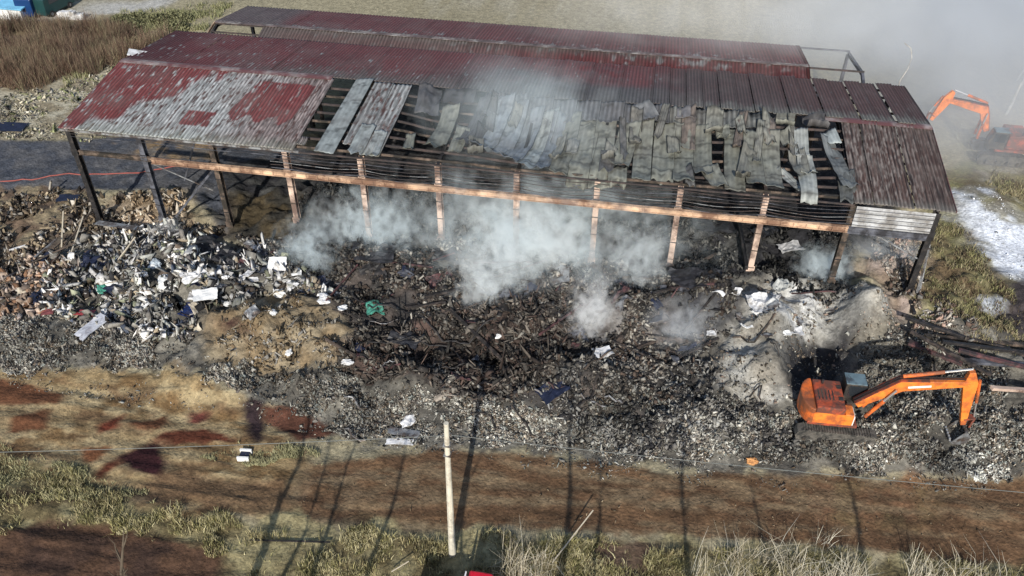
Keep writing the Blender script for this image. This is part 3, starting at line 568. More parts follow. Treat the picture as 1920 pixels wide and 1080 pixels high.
def sheet(name, parent, x0, x1, y0, y1, zf, mat=None, colf=ecol, rot=0.0, slide=0.0, lift=0.0, curl=0.0, twist=0.0, ribs=4, crumple=0.0, seed=0, tint=1.0, dirt=.55, ribh=.05, torn=0.0):
    nx_ = ribs*6+1; ny_ = max(3, int(abs(y1-y0)/.16)); u = np.linspace(0, 1, nx_); v = np.linspace(0, 1, ny_)
    U, W = np.meshgrid(u, v); U = U.ravel(); W = W.ravel(); x = x0+(x1-x0)*U; y = y0+(y1-y0)*W; xm0 = (x0+x1)/2
    C = colf(x, y)*tint; ph = (U*ribs) % 1.0; prof = np.clip(np.abs(ph-.5)*4-.6, 0, 1)
    val = np.clip((.28-np.abs(ph-.5))*9, 0, 1); C = C*(1-dirt*val[:, None]*.8)
    du = (np.clip((fbm(x, y, 1.7, 4, 960)-.42)*3, 0, 1)*.38)[:, None]*.6; C = C*(1-du)+np.array((.17, .15, .135))*du
    ed = (np.minimum(U, 1-U)*(x1-x0) < .035); C = np.where(ed[:, None], C*(.18 if xm0 > 22 else .45), C)
    xm = (x0+x1)/2; y = y+slide; ca, sa = math.cos(rot), math.sin(rot); ym = y0+slide if False else (y0+y1)/2+slide
    X_ = xm+(x-xm)*ca-(y-ym)*sa; Y_ = ym+(x-xm)*sa+(y-ym)*ca
    z = zf(X_, Y_)+ribh*prof+.03+lift+curl*np.clip(1-W*5, 0, 1)**1.5+curl*.4*np.clip(W*6-5, 0, 1)+twist*(U-.5)*(W-.3)
    if crumple: z = z+crumple*(fbm(X_*1.6+seed*7, Y_*.45, 1.0, 3, 800+seed)-.5)*2.2+crumple*1.6*np.abs(((Y_*.55+seed*.37+U*.6) % 1)-.5)*(fbm(X_, Y_, 2, 2, 820+seed))
    if torn:
        tri = np.abs(((U*1.5+seed*.31) % 1)-.5)*2; Y_ = Y_+torn*tri*np.clip(1-W*3, 0, 1)-torn*.5*(1-tri)*np.clip(W*4-3, 0, 1)
    Vv = np.stack([X_, Y_, z], 1); id_ = np.arange(nx_*ny_).reshape(ny_, nx_)
    Ff = np.stack([id_[:-1, :-1].ravel(), id_[:-1, 1:].ravel(), id_[1:, 1:].ravel(), id_[1:, :-1].ravel()], 1)
    o = raw(name, Vv, Ff, mat or M['sheet'], parent, C); s_ = o.modifiers.new('s', 'SOLIDIFY'); s_.thickness = .012; s_.offset = -1
    return o
flatz = lambda x, y: rz(y)
sagz = lambda x, y: rz(y)+SAG(x, y)
# intact left part of the front slope
x = XL
while x < 15.6:
    x1 = min(x+1.5, 15.7); sheet('roof_sheet', shed, x, x1, YE-.12, YR-.05, flatz, ribs=6, lift=random.uniform(-.01, .02), seed=int(x*3)); x = x1+.004
# middle: each sheet with its own state
GREY = lambda c: (lambda X, Y: np.tile(np.array(c), (len(X), 1))*(.55+.9*fbm(X*2, Y*1.4, .6, 4, 910)[:, None])*(1-.55*np.clip((fbm(X*1.3, Y*2.2, .8, 3, 915)-.60)*9, 0, 1)[:, None])*(1-.5*((np.mod(Y*.62, 1) < .05) & (X > 32))[:, None]))
paleg = GREY((.27, .30, .30)); olive = GREY((.195, .20, .17)); steelb = GREY((.18, .205, .23)); ashp = GREY((.36, .38, .36)); dark = GREY((.07, .07, .075))
mid = [ # x0, x1, y0, y1, colour, rot, slide, curl, twist, crumple, lift
 (17.15, 18.45, -.15, 8.6, paleg, -.015, -.1, .0, .25, .02, .10),
 (18.6, 20.0, .9, 8.3, ecol, 0, 0, 0, .1, .03, .0), (20.0, 21.3, -.1, 8.2, ecol, 0, 0, .05, .1, .03, .02),
 (19.2, 20.2, -.3, 3.2, paleg, .0, 0, .1, .1, .05, .06), (20.35, 21.2, -.35, 2.6, paleg, .02, 0, .15, .1, .05, .06),
 (23.9, 25.1, .7, 6.6, olive, -.02, 0, .35, .35, .08, .12), (22.4, 23.1, .6, 2.9, olive, .15, 0, .2, .3, .1, -.05),
 (25.3, 26.2, .8, 4.6, olive, .03, 0, .3, -.3, .08, -.05), (22.0, 23.6, 5.2, 8.3, dark, .1, 0, .1, -.6, .2, .05), (23.6, 25.9, 6.9, 8.3, dark, .0, 0, .1, .2, .12, .0),
 (25.9, 26.8, 2.0, 7.8, dark, -.08, 0, .2, .8, .12, .1),
 (26.9, 28.3, 1.4, 7.9, steelb, -.10, 0, .5, .9, .14, .05), (28.0, 29.4, .6, 7.6, steelb, -.06, 0, .5, .8, .12, .0), (29.2, 30.4, .2, 7.3, steelb, -.10, 0, .4, .9, .12, .06),
 (30.2, 31.4, .0, 7.4, paleg, -.12, 0, .3, .8, .12, .0), (31.2, 32.1, -.3, 7.0, steelb, -.08, 0, .3, -.6, .1, .08), (32.0, 33.2, -.1, 7.2, olive, -.03, 0, .0, .5, .09, .03),
 (33.2, 34.4, -.5, 7.0, olive, .0, 0, -.5, .3, .07, .0), (34.4, 35.6, -.45, 6.9, olive, .02, 0, -.4, -.2, .06, .04),
 (35.7, 36.9, 1.2, 6.4, olive, -.10, 0, .2, .5, .08, .05), (35.6, 36.6, -.4, 2.0, olive, .05, 0, -.3, .3, .08, .0),
 (37.0, 38.0, -.2, 6.6, olive, .02, 0, .2, .25, .06, .04), (38.2, 39.4, .3, 6.9, olive, .0, 0, -.2, .2, .06, .0), (39.45, 40.6, .1, 6.8, olive, .0, 0, .15, -.2, .06, .05),
 (40.7, 41.7, .9, 6.7, olive, .02, 0, .3, .3, .06, .0), (42.6, 43.7, -.1, 6.5, olive, .01, 0, .0, .2, .05, .02), (43.8, 44.8, .3, 6.2, olive, .0, 0, .25, -.25, .05, .05),
 (44.9, 45.9, .2, 6.5, olive, .0, 0, .3, .2, .06, .0), (42.0, 42.9, 5.0, 6.6, olive, .1, 0, .2, .2, .1, .1), (41.4, 42.4, -.1, 2.6, olive, .25, 0, .1, .3, .1, .0),
 (46.2, 46.9, .4, 3.4, ashp, .45, 0, .2, .2, .05, -.1), (46.9, 47.9, -.5, 2.6, ashp, -.03, 0, -.3, .3, .05, .2), (47.0, 47.95, 1.9, 4.4, ashp, .04, 0, .2, -.2, .05, .18), (46.9, 47.75, 4.1, 6.9, ashp, -.02, 0, .1, .2, .05, .15),
 (46.0, 46.9, 5.0, 6.8, olive, .3, 0, .2, .4, .1, .1), (48.9, 49.9, .8, 6.3, GREY((.14, .15, .15)), .16, 0, .2, -.7, .12, .0), (48.7, 49.6, 5.4, 6.8, paleg, .25, 0, .0, .3, .08, .15),
 (49.2, 50.2, -.3, 3.2, GREY((.11, .115, .11)), -.06, 0, .0, .2, .1, -.03), (47.6, 49.0, 6.7, 8.3, dark, .1, 0, .5, .5, .15, .0), (45.8, 47.0, 7.0, 8.3, olive, -.1, 0, .4, .4, .12, .0),
 (15.75, 16.25, .2, 1.2, ecol, 0, 0, .2, 0, .05, 0), (36.9, 38.0, 6.2, 8.2, GREY((.15, .16, .17)), .5, 0, .2, .7, .15, .2), (39.3, 40.6, 6.9, 8.2, GREY((.16, .16, .17)), .2, 0, .2, .5, .12, .1)]
rm = random.Random(5)
for k in range(24):
    a = rm.uniform(25.5, 48.5); y0 = rm.uniform(-.3, 5.5); w_ = rm.uniform(.4, 1.0); L_ = rm.uniform(1.8, 4.6)
    if 17 < a < 22: continue
    c_ = rm.choice([(.10, .10, .10), (.15, .15, .135), (.19, .19, .165), (.06, .06, .065), (.23, .23, .21), (.17, .14, .12)])
    mid.append((a, a+w_, y0, min(y0+L_, 8.2), GREY(c_), rm.uniform(-.16, .16), 0, rm.uniform(-.2, .6), rm.uniform(-.9, .9), rm.uniform(.08, .2), rm.uniform(.02, .2)))
for i, (a, b, y0, y1, cf, rot, sl_, cu, tw, cr, lf) in enumerate(mid):
    if 33 < a < 45.5 and b-a > .9: a -= .07; b += .10
    if cf is not ecol and i: cr = cr*1.5+.03; cu = cu*1.3; rot += random.uniform(-.025, .025)
    o = sheet('roof_sheet', shed, a, b, y0, y1, sagz, colf=cf, rot=rot, slide=sl_, curl=cu, twist=tw, crumple=cr, lift=lf, ribs=4, seed=i, tint=random.uniform(.85, 1.12), dirt=.16 if cf is not ecol else .55, ribh=.026 if cf is not ecol else .05, torn=0 if cf is ecol or not i else random.uniform(.1, .7))
    if i == 0: o['label'] = 'single loose pale grey sheet lying down the slope'
for i, (a, b) in enumerate([(26.5, 28), (28, 29.6), (29.6, 31.2), (31.2, 32.8), (32.8, 34.4), (34.4, 36), (36, 37.5), (37.5, 39), (39, 40.6), (40.6, 42.2), (42.2, 43.8), (43.8, 45.4)]):
    sheet('roof_sheet', shed, a, b, 6.7-.5*random.random(), 8.33, sagz, colf=GREY((.13+.05*(i > 7), .135+.045*(i > 7), .145+.02*(i > 7))), crumple=.16, curl=.1, twist=.3, seed=50+i, ribs=5)
x = 49.95
while x < XR-.2:
    x1 = min(x+1.13, XR); sheet('roof_sheet', shed, x, x1-.03, YE-.12, YR-.05, flatz, ribs=5, lift=random.uniform(-.02, .04), twist=random.uniform(-.06, .06), seed=int(x*3)); x = x1
# back slope
x = XL; k = 0
while x < XR-.2:
    wdt = 2.25 if x < 36 else 1.12; x1 = min(x+wdt, XR); gap = .0 if x < 36 else .03
    if x > 52.2 and x < 53.2: gap = .10
    sheet('back_roof_sheet', shed, x, x1-gap, YR+.05, YB+.1, sagz if 22 < x < 45 else flatz, ribs=9 if x < 36 else 5, lift=random.uniform(-.01, .03)+(.09*(k % 2)+.03*random.random() if x > 36 else 0),
          twist=random.uniform(-.03, .03), crumple=.12 if 27 < x < 34 else 0, seed=k); x = x1+.004; k += 1
capm = pmat('bare grey ridge cap', (.24, .20, .19), .6, 0, .4, 1.2, (.13, .055, .055), .9)
for a, b in ((XL, 15.5), (48.5, XR)):
    m = MB(); m.add([(a, YR-.34, HR+.07), (b, YR-.34, HR+.07), (b, YR, HR+.115), (a, YR, HR+.115), (b, YR+.34, HR+.07), (a, YR+.34, HR+.07)], [(0, 1, 2, 3), (3, 2, 4, 5)])
    c = m.build('ridge_cap', capm, shed); c.modifiers.new('s', 'SOLIDIFY').thickness = .015
m = MB(); m.bar((XL-.02, YE, HE-.02), (XL-.02, YR, HR-.02), .05, .16); m.bar((XL-.02, YR+.01, HR-.02), (XL-.02, YB, 7.53), .05, .16); m.build('verge_trim', M['maroon'], shed)
m = MB(); m.bar((XR+.02, YE, HE-.02), (XR+.02, YR, HR-.02), .05, .16); m.bar((XR+.02, YR+.01, HR-.02), (XR+.02, YB, 7.53), .05, .16); m.build('verge_trim', M['maroon'], shed)
m = MB(); m.box((-.2, 10.2, 8.35), (1.5, .9, .05), (.1, .25, .35)); m.build('flashing', M['white'], shed)
# ------------------------------------------------------------------ the rear shed
YF2, YR2, YB2, HF2, HR2, HB2 = 17.1, 20.4, 26.9, 5.95, 6.8, 5.72
rear = empty('rear_shed', (0, 17, 0), 0, 'second lower red roofed shed standing right behind the burnt one', 'shed'); OFF = np.array((0, 17, 0))
rz2 = lambda x, y: np.where(y < YR2-17, HF2+(HR2-HF2)*(y-(YF2-17))/(YR2-YF2), HR2-(HR2-HB2)*(y-(YR2-17))/(YB2-YR2))
def rcol(x, y):
    fl = fbm(x*1.6, y*1.2, .8, 4, 1700); f2 = fbm(x*3, y*1.5, .4, 3, 1710); big = fbm(x, y, 3, 3, 1720)
    C = RED*.9*(.8+.4*big[:, None]); t = np.abs(y-(YR2-17))
    sp = np.clip((fl-.60)*9, 0, 1)*ss(2.6, .2, t+(big-.5)*1.5)*ss(52, 44, x); C = C*(1-sp[:, None])+WHT*.8*(.6+.7*f2[:, None])*sp[:, None]
    nr = (ss(1.1, .2, t)*ss(49, 30, x)*.7)[:, None]; C = C*(1-nr)+np.array((.13, .12, .11))*nr
    dl = (ss(7.5, 5.5, x))[:, None]; C = C*(1-dl*.8)+PNK*.5*(.5+f2[:, None])*dl*.8
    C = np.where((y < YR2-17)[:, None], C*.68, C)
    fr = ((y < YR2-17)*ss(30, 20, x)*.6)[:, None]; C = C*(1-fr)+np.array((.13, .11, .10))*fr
    return C
x = .75; k = 0
while x < 49.4:
    x1 = min(x+2.2, 49.5)
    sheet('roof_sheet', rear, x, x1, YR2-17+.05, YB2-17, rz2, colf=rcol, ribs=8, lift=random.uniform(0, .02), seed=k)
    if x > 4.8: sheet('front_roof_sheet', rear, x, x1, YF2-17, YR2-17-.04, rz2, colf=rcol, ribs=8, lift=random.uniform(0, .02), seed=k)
    x = x1+.004; k += 1
for k in range(12):
    xx = .9+k*4.78; m = MB()
    m.ibeam((xx, .2, -.2), (xx, .2, HF2-.3), .24, .3, (0, 1, 0), .03); m.build('column', M['brownsteel' if k else 'primer'], rear)
    m = MB(); m.ibeam((xx, 9.6, -.2), (xx, 9.6, HB2-.3), .24, .3, (0, 1, 0), .03); m.build('column', M['slate'], rear)
    m = MB(); m.ibeam((xx, .1, HF2-.22), (xx, YR2-17, HR2-.22), .2, .26, (0, 0, 1), .025); m.ibeam((xx, YR2-17, HR2-.22), (xx, 9.8, HB2-.22), .2, .26, (0, 0, 1), .025)
    m.build('rafter', M['slate' if k > 9 else 'black'], rear)
for j, y in enumerate((.1, 1.2, 2.3, 3.4, 5.0, 6.6, 8.2, 9.75)):
    m = MB(); z = float(rz2(0, y))-.07
    if j in (0, 3, 7): m.bar((.8, y, z), (53.6, y, z), .12, .12)
    else: m.bar((.8, y, z), (49.6, y, z), .07, .12)
    m.build('purlin', M['slate' if j == 7 else 'purlin'], rear)
m = MB(); m.bar((.7, .0, HF2-.05), (.7, YR2-17, HR2-.05), .05, .2); m.bar((.7, YR2-17+.01, HR2-.05), (.7, YB2-17, HB2-.05), .05, .2); m.build('verge_trim', M['primer'], rear)
m = MB(); m.bar((.8, YR2-17, HR2+.09), (49.4, YR2-17, HR2+.09), .42, .03); m.build('ridge_cap', pmat('sooty ridge cap', (.12, .09, .085), .7, 0, .5, 1.5, (.3, .28, .26), .5), rear)

# ------------------------------------------------------------------ excavators
def excavator(loc, rzd, label, boom_pts, stick_end, group, scale=1.0):
    e = empty('excavator', loc, rzd, label, 'excavator', group)
    for s in (-1, 1):
        tr = MB(); pr = [(-1.75, .12), (-1.5, .0), (1.9, .0), (2.15, .12), (2.25, .42), (2.1, .72), (1.85, .84), (-1.5, .84), (-1.75, .72), (-1.85, .42)]
        tr.prism(pr, s*1.15-.28, s*1.15+.28); t = tr.build('track', M['dusty'], e)
        g = MB()
        for i in range(25):
            a = -1.45+i*.135; g.box((a, s*1.15, .865), (.06, .56, .05))
        for i in range(7): g.box((2.02-.035*i+(.2 if i == 0 else 0) if False else 1.93+.05*i, s*1.15, .865-.02*i), (.06, .56, .05))
        g.build('track_shoes', M['dusty'], t)
        ws = MB()
        for i in range(5): ws.tube([(-1.3+i*.8, s*1.15-.30, .28), (-1.6+i*.8, s*1.15+.30, .28)], .17, 12)
        ws.build('roller', M['darkmetal'], t)
    m = MB(); m.box((.1, 0, .62), (2.4, 1.74, .36)); m.tube([(.1, 0, .8), (.1, 0, 1.06)], .65, 24); m.build('undercarriage', M['darkmetal'], e)
    # house: engine hood behind, side body, counterweight
    m = MB(); m.box((-.1, 0, 1.16), (2.5, 2.3, .2)); m.build('deck', M['redor'], e, .03)
    m = MB(); m.box((-.35, -.1, 1.82), (1.45, 2.1, 1.1)); h = m.build('engine_hood', M['redor'], e, .07)
    m = MB()
    for i in (-.75, .1): m.box((.2, i+.35, 2.385), (.24, .24, .03))
    for i in range(5): m.box((-.9+.18*i, -.2, 2.378), (.06, .7, .02))
    m.build('vent', M['darkmetal'], h)
    m = MB(); m.tube([(-.6, .65, 2.36), (-.6, .65, 2.62)], .06, 10); m.build('exhaust', M['darkmetal'], h)
    m = MB(); pts = []
    for i in range(9):
        a = -R(68)+i*R(136)/8; pts.append((-1.05-1.52*math.cos(a), 1.33*math.sin(a)))
    V = []; n = 9
    outer = [(-1.08, -1.14)]+[(-.95-.78*math.cos(a), 1.16*math.sin(a)/math.sin(R(70))) for a in [(-R(70)+i*R(140)/8) for i in range(9)]]+[(-1.08, 1.14)]
    for z in (1.08, 2.2): V += [(x_, y_, z) for x_, y_ in outer]
    n = len(outer); Fc_ = [tuple(range(n))[::-1], tuple(range(n, 2*n))]+[(i, (i+1) % n, (i+1) % n+n, i+n) for i in range(n)]
    m.add(V, Fc_); m.build('counterweight', M['orange'], e, .06)
    m = MB(); m.box((.62, -.83, 1.66), (.45, .74, .78)); sb = m.build('side_tank', M['orange2'], e, .05)
    m = MB(); m.box((.87, -.83, 1.62), (.05, .72, .62)); m.build('end_panel', M['paint_white'], sb)
    m = MB(); m.box((-.3, -1.16, 1.62), (1.7, .03, .72)); m.build('side_door', M['orange2'], h)
    # cab at the left
    m = MB(); m.prism([(.55, 1.26), (1.75, 1.26), (1.85, 1.9), (1.6, 2.72), (.55, 2.72)], .38, 1.20); cb2 = m.build('cab', M['darkmetal'], e, .04)
    m = MB(); m.box((1.05, .79, 2.755), (1.05, .84, .06)); m.build('cab_roof', M['cab'], cb2, .02)
    m = MB(); m.hexa([(1.872, .45, 1.92), (1.872, 1.13, 1.92), (1.81, 1.13, 1.92), (1.81, .45, 1.92), (1.645, .45, 2.64), (1.645, 1.13, 2.64), (1.58, 1.13, 2.64), (1.58, .45, 2.64)]); m.build('window', M['glass'], cb2)
    for yy in (.375, 1.205):
        m = MB(); m.box((1.15, yy, 2.25), (.85, .02, .7)); m.build('window', M['glass'], cb2)
    # boom, in the x,z plane at y=-.05
    (fx, fz), (kx, kz), (tx, tz) = boom_pts; sx, sz = stick_end
    def offs(p, q, t): d = Vector((q[0]-p[0], q[1]-p[1])).normalized(); return (-d[1]*t, d[0]*t)
    P = [Vector((fx, fz)), Vector(((fx*.4+kx*.6), (fz*.4+kz*.6))), Vector((kx, kz)), Vector(((kx*.6+tx*.4), (kz*.6+tz*.4))), Vector((tx, tz))]
    Wd = [.18, .29, .36, .28, .15]; top = []; bot = []
    for i, p in enumerate(P):
        d = (P[min(i+1, 4)]-P[max(i-1, 0)]).normalized(); nn = Vector((-d[1], d[0])); top.append(p+nn*Wd[i]); bot.append(p-nn*Wd[i])
    m = MB(); m.prism([tuple(q) for q in bot]+[tuple(q) for q in top[::-1]], -.25, .15); bo = m.build('boom', M['orange2'], e, .03)
    m = MB()
    for i in (1, 2): m.bar((top[i][0], -.05, top[i][1]+.03), (top[i+1][0], -.05, top[i+1][1]+.03), .46, .05)
    m.bar((top[0][0], -.05, top[0][1]+.02), (top[1][0], -.05, top[1][1]+.03), .44, .04)
    m.build('top_plate', M['redor'], bo)
    for yy in (-.12, .02):
        m = MB(); m.tube([(top[i][0], yy, top[i][1]+.09) for i in range(5)], .028, 6); m.build('hydraulic_hose', M['tyre'], bo)
    m = MB(); m.bar((bot[2][0]*.5+top[2][0]*.5+.3, -.262, bot[2][1]*.5+top[2][1]*.5), (bot[3][0]*.5+top[3][0]*.5+.1, -.262, bot[3][1]*.5+top[3][1]*.5), .012, .13); m.build('pale_stripe', M['paint_white'], bo)
    d = Vector((sx-tx, sz-tz)).normalized(); nn = Vector((-d[1], d[0])); L = math.hypot(sx-tx, sz-tz)
    side = 1 if nn[0] > 0 else -1
    T = Vector((tx, tz)); S = Vector((sx, sz)); back = T-d*.75
    prof = [S-nn*.13, T-nn*.34*side*1.0, back-nn*.12, back+nn*.16, T+nn*.36, S+nn*.13]
    m = MB(); m.prism([tuple(q) for q in prof], -.2, .10); st = m.build('stick', M['orange2'], e, .03)
    # cylinders
    def cyl(parent, a, b, y, r=.085):
        a = Vector((a[0], y, a[1])); b = Vector((b[0], y, b[1])); mid_ = a.lerp(b, .6)
        m = MB(); m.tube([a, mid_], r, 10); c_ = m.build('cylinder', M['orange'], parent); m = MB(); m.tube([mid_, b], r*.55, 8); m.build('piston_rod', M['chrome'], c_)
    for y in (-.42, .32): cyl(e, (fx+.55, fz-.55), (P[2][0]-.25, P[2][1]-.15), y, .10)
    cyl(e, (top[2][0]+.1, top[2][1]+.22), (back[0], back[1]+.15), -.05, .10)
    cyl(st, tuple(T+nn*.45-d*.1), tuple(S+nn*.5*1-d*.45), -.05, .075)
    m = MB(); m.bar((S[0]+nn[0]*.5-d[0]*.45, -.05, S[1]+nn[1]*.5-d[1]*.45), (S[0]+d[0]*.18+nn[0]*.32, -.05, S[1]+d[1]*.18+nn[1]*.32), .3, .1); m.bar((S[0]-d[0]*.4, -.05, S[1]-d[1]*.4), (S[0]+nn[0]*.5-d[0]*.45, -.05, S[1]+nn[1]*.5-d[1]*.45), .34, .08)
    m.build('link', M['redor'], st)
    # bucket: curved scoop hanging from the stick end and curled towards the machine
    q = S+d*.05; m = MB(); prof = []
    cx_, cz_ = q[0]-.1, q[1]-.55
    for i in range(9):
        a = R(70)-i*R(200)/8; prof.append((cx_+.52*math.cos(a), cz_+.52*math.sin(a)))
    inner = [(cx_+(x_-cx_)*.88, cz_+(z_-cz_)*.88) for x_, z_ in prof][::-1]
    for i in range(8):
        m.hexa([(prof[i][0], -.55, prof[i][1]), (prof[i+1][0], -.55, prof[i+1][1]), (inner[7-i][0], -.55, inner[7-i][1]), (inner[8-i][0], -.55, inner[8-i][1]),
                (prof[i][0], .45, prof[i][1]), (prof[i+1][0], .45, prof[i+1][1]), (inner[7-i][0], .45, inner[7-i][1]), (inner[8-i][0], .45, inner[8-i][1])])
    for yy in (-.57, .47): m.prism(prof, yy-.015, yy+.015)
    bk = m.build('bucket', M['bucket'], e)
    m = MB()
    for i in range(5): m.bar((prof[8][0], -.45+i*.2, prof[8][1]), (prof[8][0]-.05, -.45+i*.2, prof[8][1]+.22), .09, .06, (0, 1, 0))
    m.build('tooth', M['chrome'], bk)
    e.scale = (scale,)*3
    return e
excavator((48.78, -11.1, .42), R(2), 'orange tracked excavator on the heap in front of the shed, boom stretched right', ((1.12, 1.85), (2.95, 3.5), (6.12, 4.08)), (6.68, 1.15), 'orange excavators on the site')
excavator((65.8, 20.74, .3), R(179), 'orange excavator half hidden by smoke beyond the right end of the shed', ((1.9, 2.2), (2.6, 3.95), (5.45, 4.5)), (6.15, 2.7), 'orange excavators on the site')

# ------------------------------------------------------------------ utility pole, cable
def pole(x, y, label, Hh=9.1, lean=.1):
    e = empty('utility_pole', (x, y, float(H(x, y))), 0, label, 'pole')
    m = MB(); m.add([], []); n = 10; V = []
    for zz, r_ in ((-.4, .175), (Hh, .105)):
        for k in range(n): V.append((lean*zz/Hh+r_*math.cos(2*math.pi*k/n), r_*math.sin(2*math.pi*k/n), zz))
    m.add(V, [(k, (k+1) % n, (k+1) % n+n, k+n) for k in range(n)]+[tuple(range(n, 2*n))]); m.build('shaft', M['concrete'], e)
    m = MB(); m.box((lean*.8, 0, Hh-1.3), (.30, .30, .06)); m.box((lean*.8, 0, Hh-1.9), (.32, .32, .05)); m.tube([(lean*.9-.17, 0, Hh-.75), (lean*.9+.17, 0, Hh-.75)], .03, 8); m.tube([(lean*.9+.17, 0, Hh-.78), (lean*.9+.17, 0, Hh-.6)], .035, 8); m.build('insulator', M['greysteel'], e)
    return e
pole(30.73, -22.2, 'pale concrete utility pole standing on the grass by the dirt road')
A_, B_ = un(-40, 838, 8.3), un(1960, 916, 8.3)
pts = []
Pm = (31.0, -22.2, 8.42)
ext = lambda a, b, s: tuple(np.array(a)+(np.array(b)-np.array(a))*s)
E1 = ext(Pm, A_, 1.8); E2 = ext(Pm, B_, 1.8)
for P0_, P1_, sgn in ((E1, Pm, 1), (Pm, E2, 1)):
    for i in range(25):
        t = i/24; p = np.array(P0_)+(np.array(P1_)-np.array(P0_))*t; p[2] += -1.0*4*t*(1-t)*.35; pts.append(tuple(p))
m = MB(); m.tube(pts, .014, 5); o = m.build('overhead_cable', M['wire']); tag(o, 'thin pale cable strung across the yard from the utility pole', 'cable')
# ------------------------------------------------------------------ red truck at the bottom edge
tk = empty('red_truck', (32.55, -25.25, float(H(32, -25.5))), 0, 'red truck cab just showing at the bottom edge below the utility pole', 'truck')
m = MB(); m.prism([(-.6, .5), (.9, .5), (.95, 1.2), (.5, 2.08), (-.5, 2.1)], -1.05, 1.05); cbn = m.build('cab', M['vred'], tk, .08)
m = MB(); m.box((-.05, 1.06, 1.6), (.7, .02, .5)); m.build('window', M['glass'], cbn)
m = MB(); m.box((-.66, 0, 1.5), (.06, 2.0, 1.0)); m.build('bulkhead', M['paint_white'], tk)
m = MB(); m.box((-1.75, -.45, 1.0), (2.1, 1.9, .95)); m.build('cargo_box', M['navy'], tk, .03)
m = MB(); m.box((-1.0, 0, .45), (4.0, .8, .2)); m.build('chassis', M['darkmetal'], tk)
for wx in (.25, -2.2):
    for wy in (-.95, .95):
        m = MB(); m.tube([(wx, wy-.14, .42), (wx, wy+.14, .42)], .42, 18); wh = m.build('wheel', M['tyre'], tk)
        m = MB(); m.tube([(wx, wy-.15, .42), (wx, wy+.15, .42)], .2, 12); m.build('rim', M['greysteel'], wh)
# ------------------------------------------------------------------ trees
def tree(name, base, hgt, label, mat, group=None, lean=(0, 0), spread=.35, r0=.16, nb=16, seed=0, start=.25):
    rnd = random.Random(seed); e = empty(name, base, 0, label, 'tree', group)
    m = MB(); pts = []
    for i in range(9):
        t = i/8; pts.append((lean[0]*t*hgt+rnd.uniform(-.05, .05)*i, lean[1]*t*hgt+rnd.uniform(-.05, .05)*i, t*hgt-.2))
    m.tube(pts, r0, 7, .02); m.build('trunk', mat, e)
    m = MB()
    for k in range(nb):
        t = start+(1-start)*k/nb; f = t*8; i = min(int(f), 7); p = Vector(pts[i]).lerp(Vector(pts[i+1]), f-i)
        a = rnd.uniform(0, 6.28); L = hgt*spread*(1-t*.7)*rnd.uniform(.6, 1.1); d = Vector((math.cos(a)*.6, math.sin(a)*.6, 1)).normalized()
        q = [p]
        for s_ in range(4): q.append(q[-1]+(d+Vector((rnd.uniform(-.2, .2), rnd.uniform(-.2, .2), 0)))*L/4)
        m.tube(q, r0*.28*(1-t*.5), 5, .008)
        for s_ in range(5):
            b0 = q[1+s_ % 4]; dd = (d+Vector((rnd.uniform(-.8, .8), rnd.uniform(-.8, .8), rnd.uniform(-.1, .5)))).normalized()
            m.tube([b0, b0+dd*L*.25, b0+dd*L*.42+Vector((0, 0, .1*L))], .012, 4, .005)
    m.build('crown', mat, e); return e
for k, (px_, hh) in enumerate([(468, 12.5), (535, 9.5), (580, 10.5), (690, 11.5), (850, 9), (1047, 14.5), (1110, 10), (1292, 14.5), (1440, 9.5), (1625, 12.5)]):
    g0 = un(px_, 1080, 0); gx_ = g0[0]+.09*(31.5+g0[1])*1.0
    tree('bare_tree', (gx_, -31.5-(k % 2), 0), hh, ('leftmost', 'second', 'third', 'fourth', 'fifth', 'sixth', 'seventh', 'eighth', 'ninth', 'rightmost')[k]+' slim leafless tree below the bottom edge, throwing a thin shadow', M['bark2'], 'leafless roadside trees', (0, 0), .13, .30 if k in (0, 5, 7, 9) else .2, 14, k, .35)
b = un(1886, 215, 0); tree('bare_tree', (b[0], b[1], 0), 11, 'pale leafless tree leaning right beside the smoky excavator', M['bark'], None, (.10, .02), .32, .13, 14, 21)
b = un(1895, 150, 0); tree('bare_tree', (b[0]+.5, b[1], 0), 9, 'pale slender leafless tree at the top right corner', M['bark'], None, (.28, .0), .3, .10, 12, 22)
for k, (px_, py_) in enumerate([(232, 44), (262, 40), (300, 42), (335, 38), (330, 55), (245, 52)]):
    p = Gp(px_, py_); rnd = random.Random(k); n = 700
    e = empty('scrub_bush', tuple(p), 0, ('leftmost', 'second', 'third', 'fourth', 'rearmost right', 'lower left')[k]+' low scrubby bush in the hedge row behind the brown brush', 'bush', 'scrub bushes behind the brush')
    V = []; Fb = []; rr = RNG.normal(0, 1, (n, 3)); rr /= np.linalg.norm(rr, axis=1)[:, None]; rr *= (.4+.6*RNG.random(n)**.4)[:, None]*np.array([1.6, 1.0, .85]); rr[:, 2] = np.abs(rr[:, 2])+.1
    nn_ = RNG.normal(0, 1, (n, 3)); nn_ /= np.linalg.norm(nn_, axis=1)[:, None]; n2 = np.cross(nn_, RNG.normal(0, 1, (n, 3))); n2 /= np.linalg.norm(n2, axis=1)[:, None]; s_ = .11
    V = np.stack([rr-nn_*s_, rr+n2*s_, rr+nn_*s_, rr-n2*s_], 1).reshape(-1, 3)
    C = np.repeat(np.array([(.13, .13, .07)])*RNG.uniform(.5, 1.7, (n, 1)), 4, 0)
    raw('crown', V, np.arange(4*n).reshape(n, 4), M['blade'], e, C)
    m = MB()
    for q in range(5): m.tube([(0, 0, -.1), (rnd.uniform(-.9, .9), rnd.uniform(-.5, .5), .7)], .03, 5, .01)
    m.build('stem', M['bark2'], e)
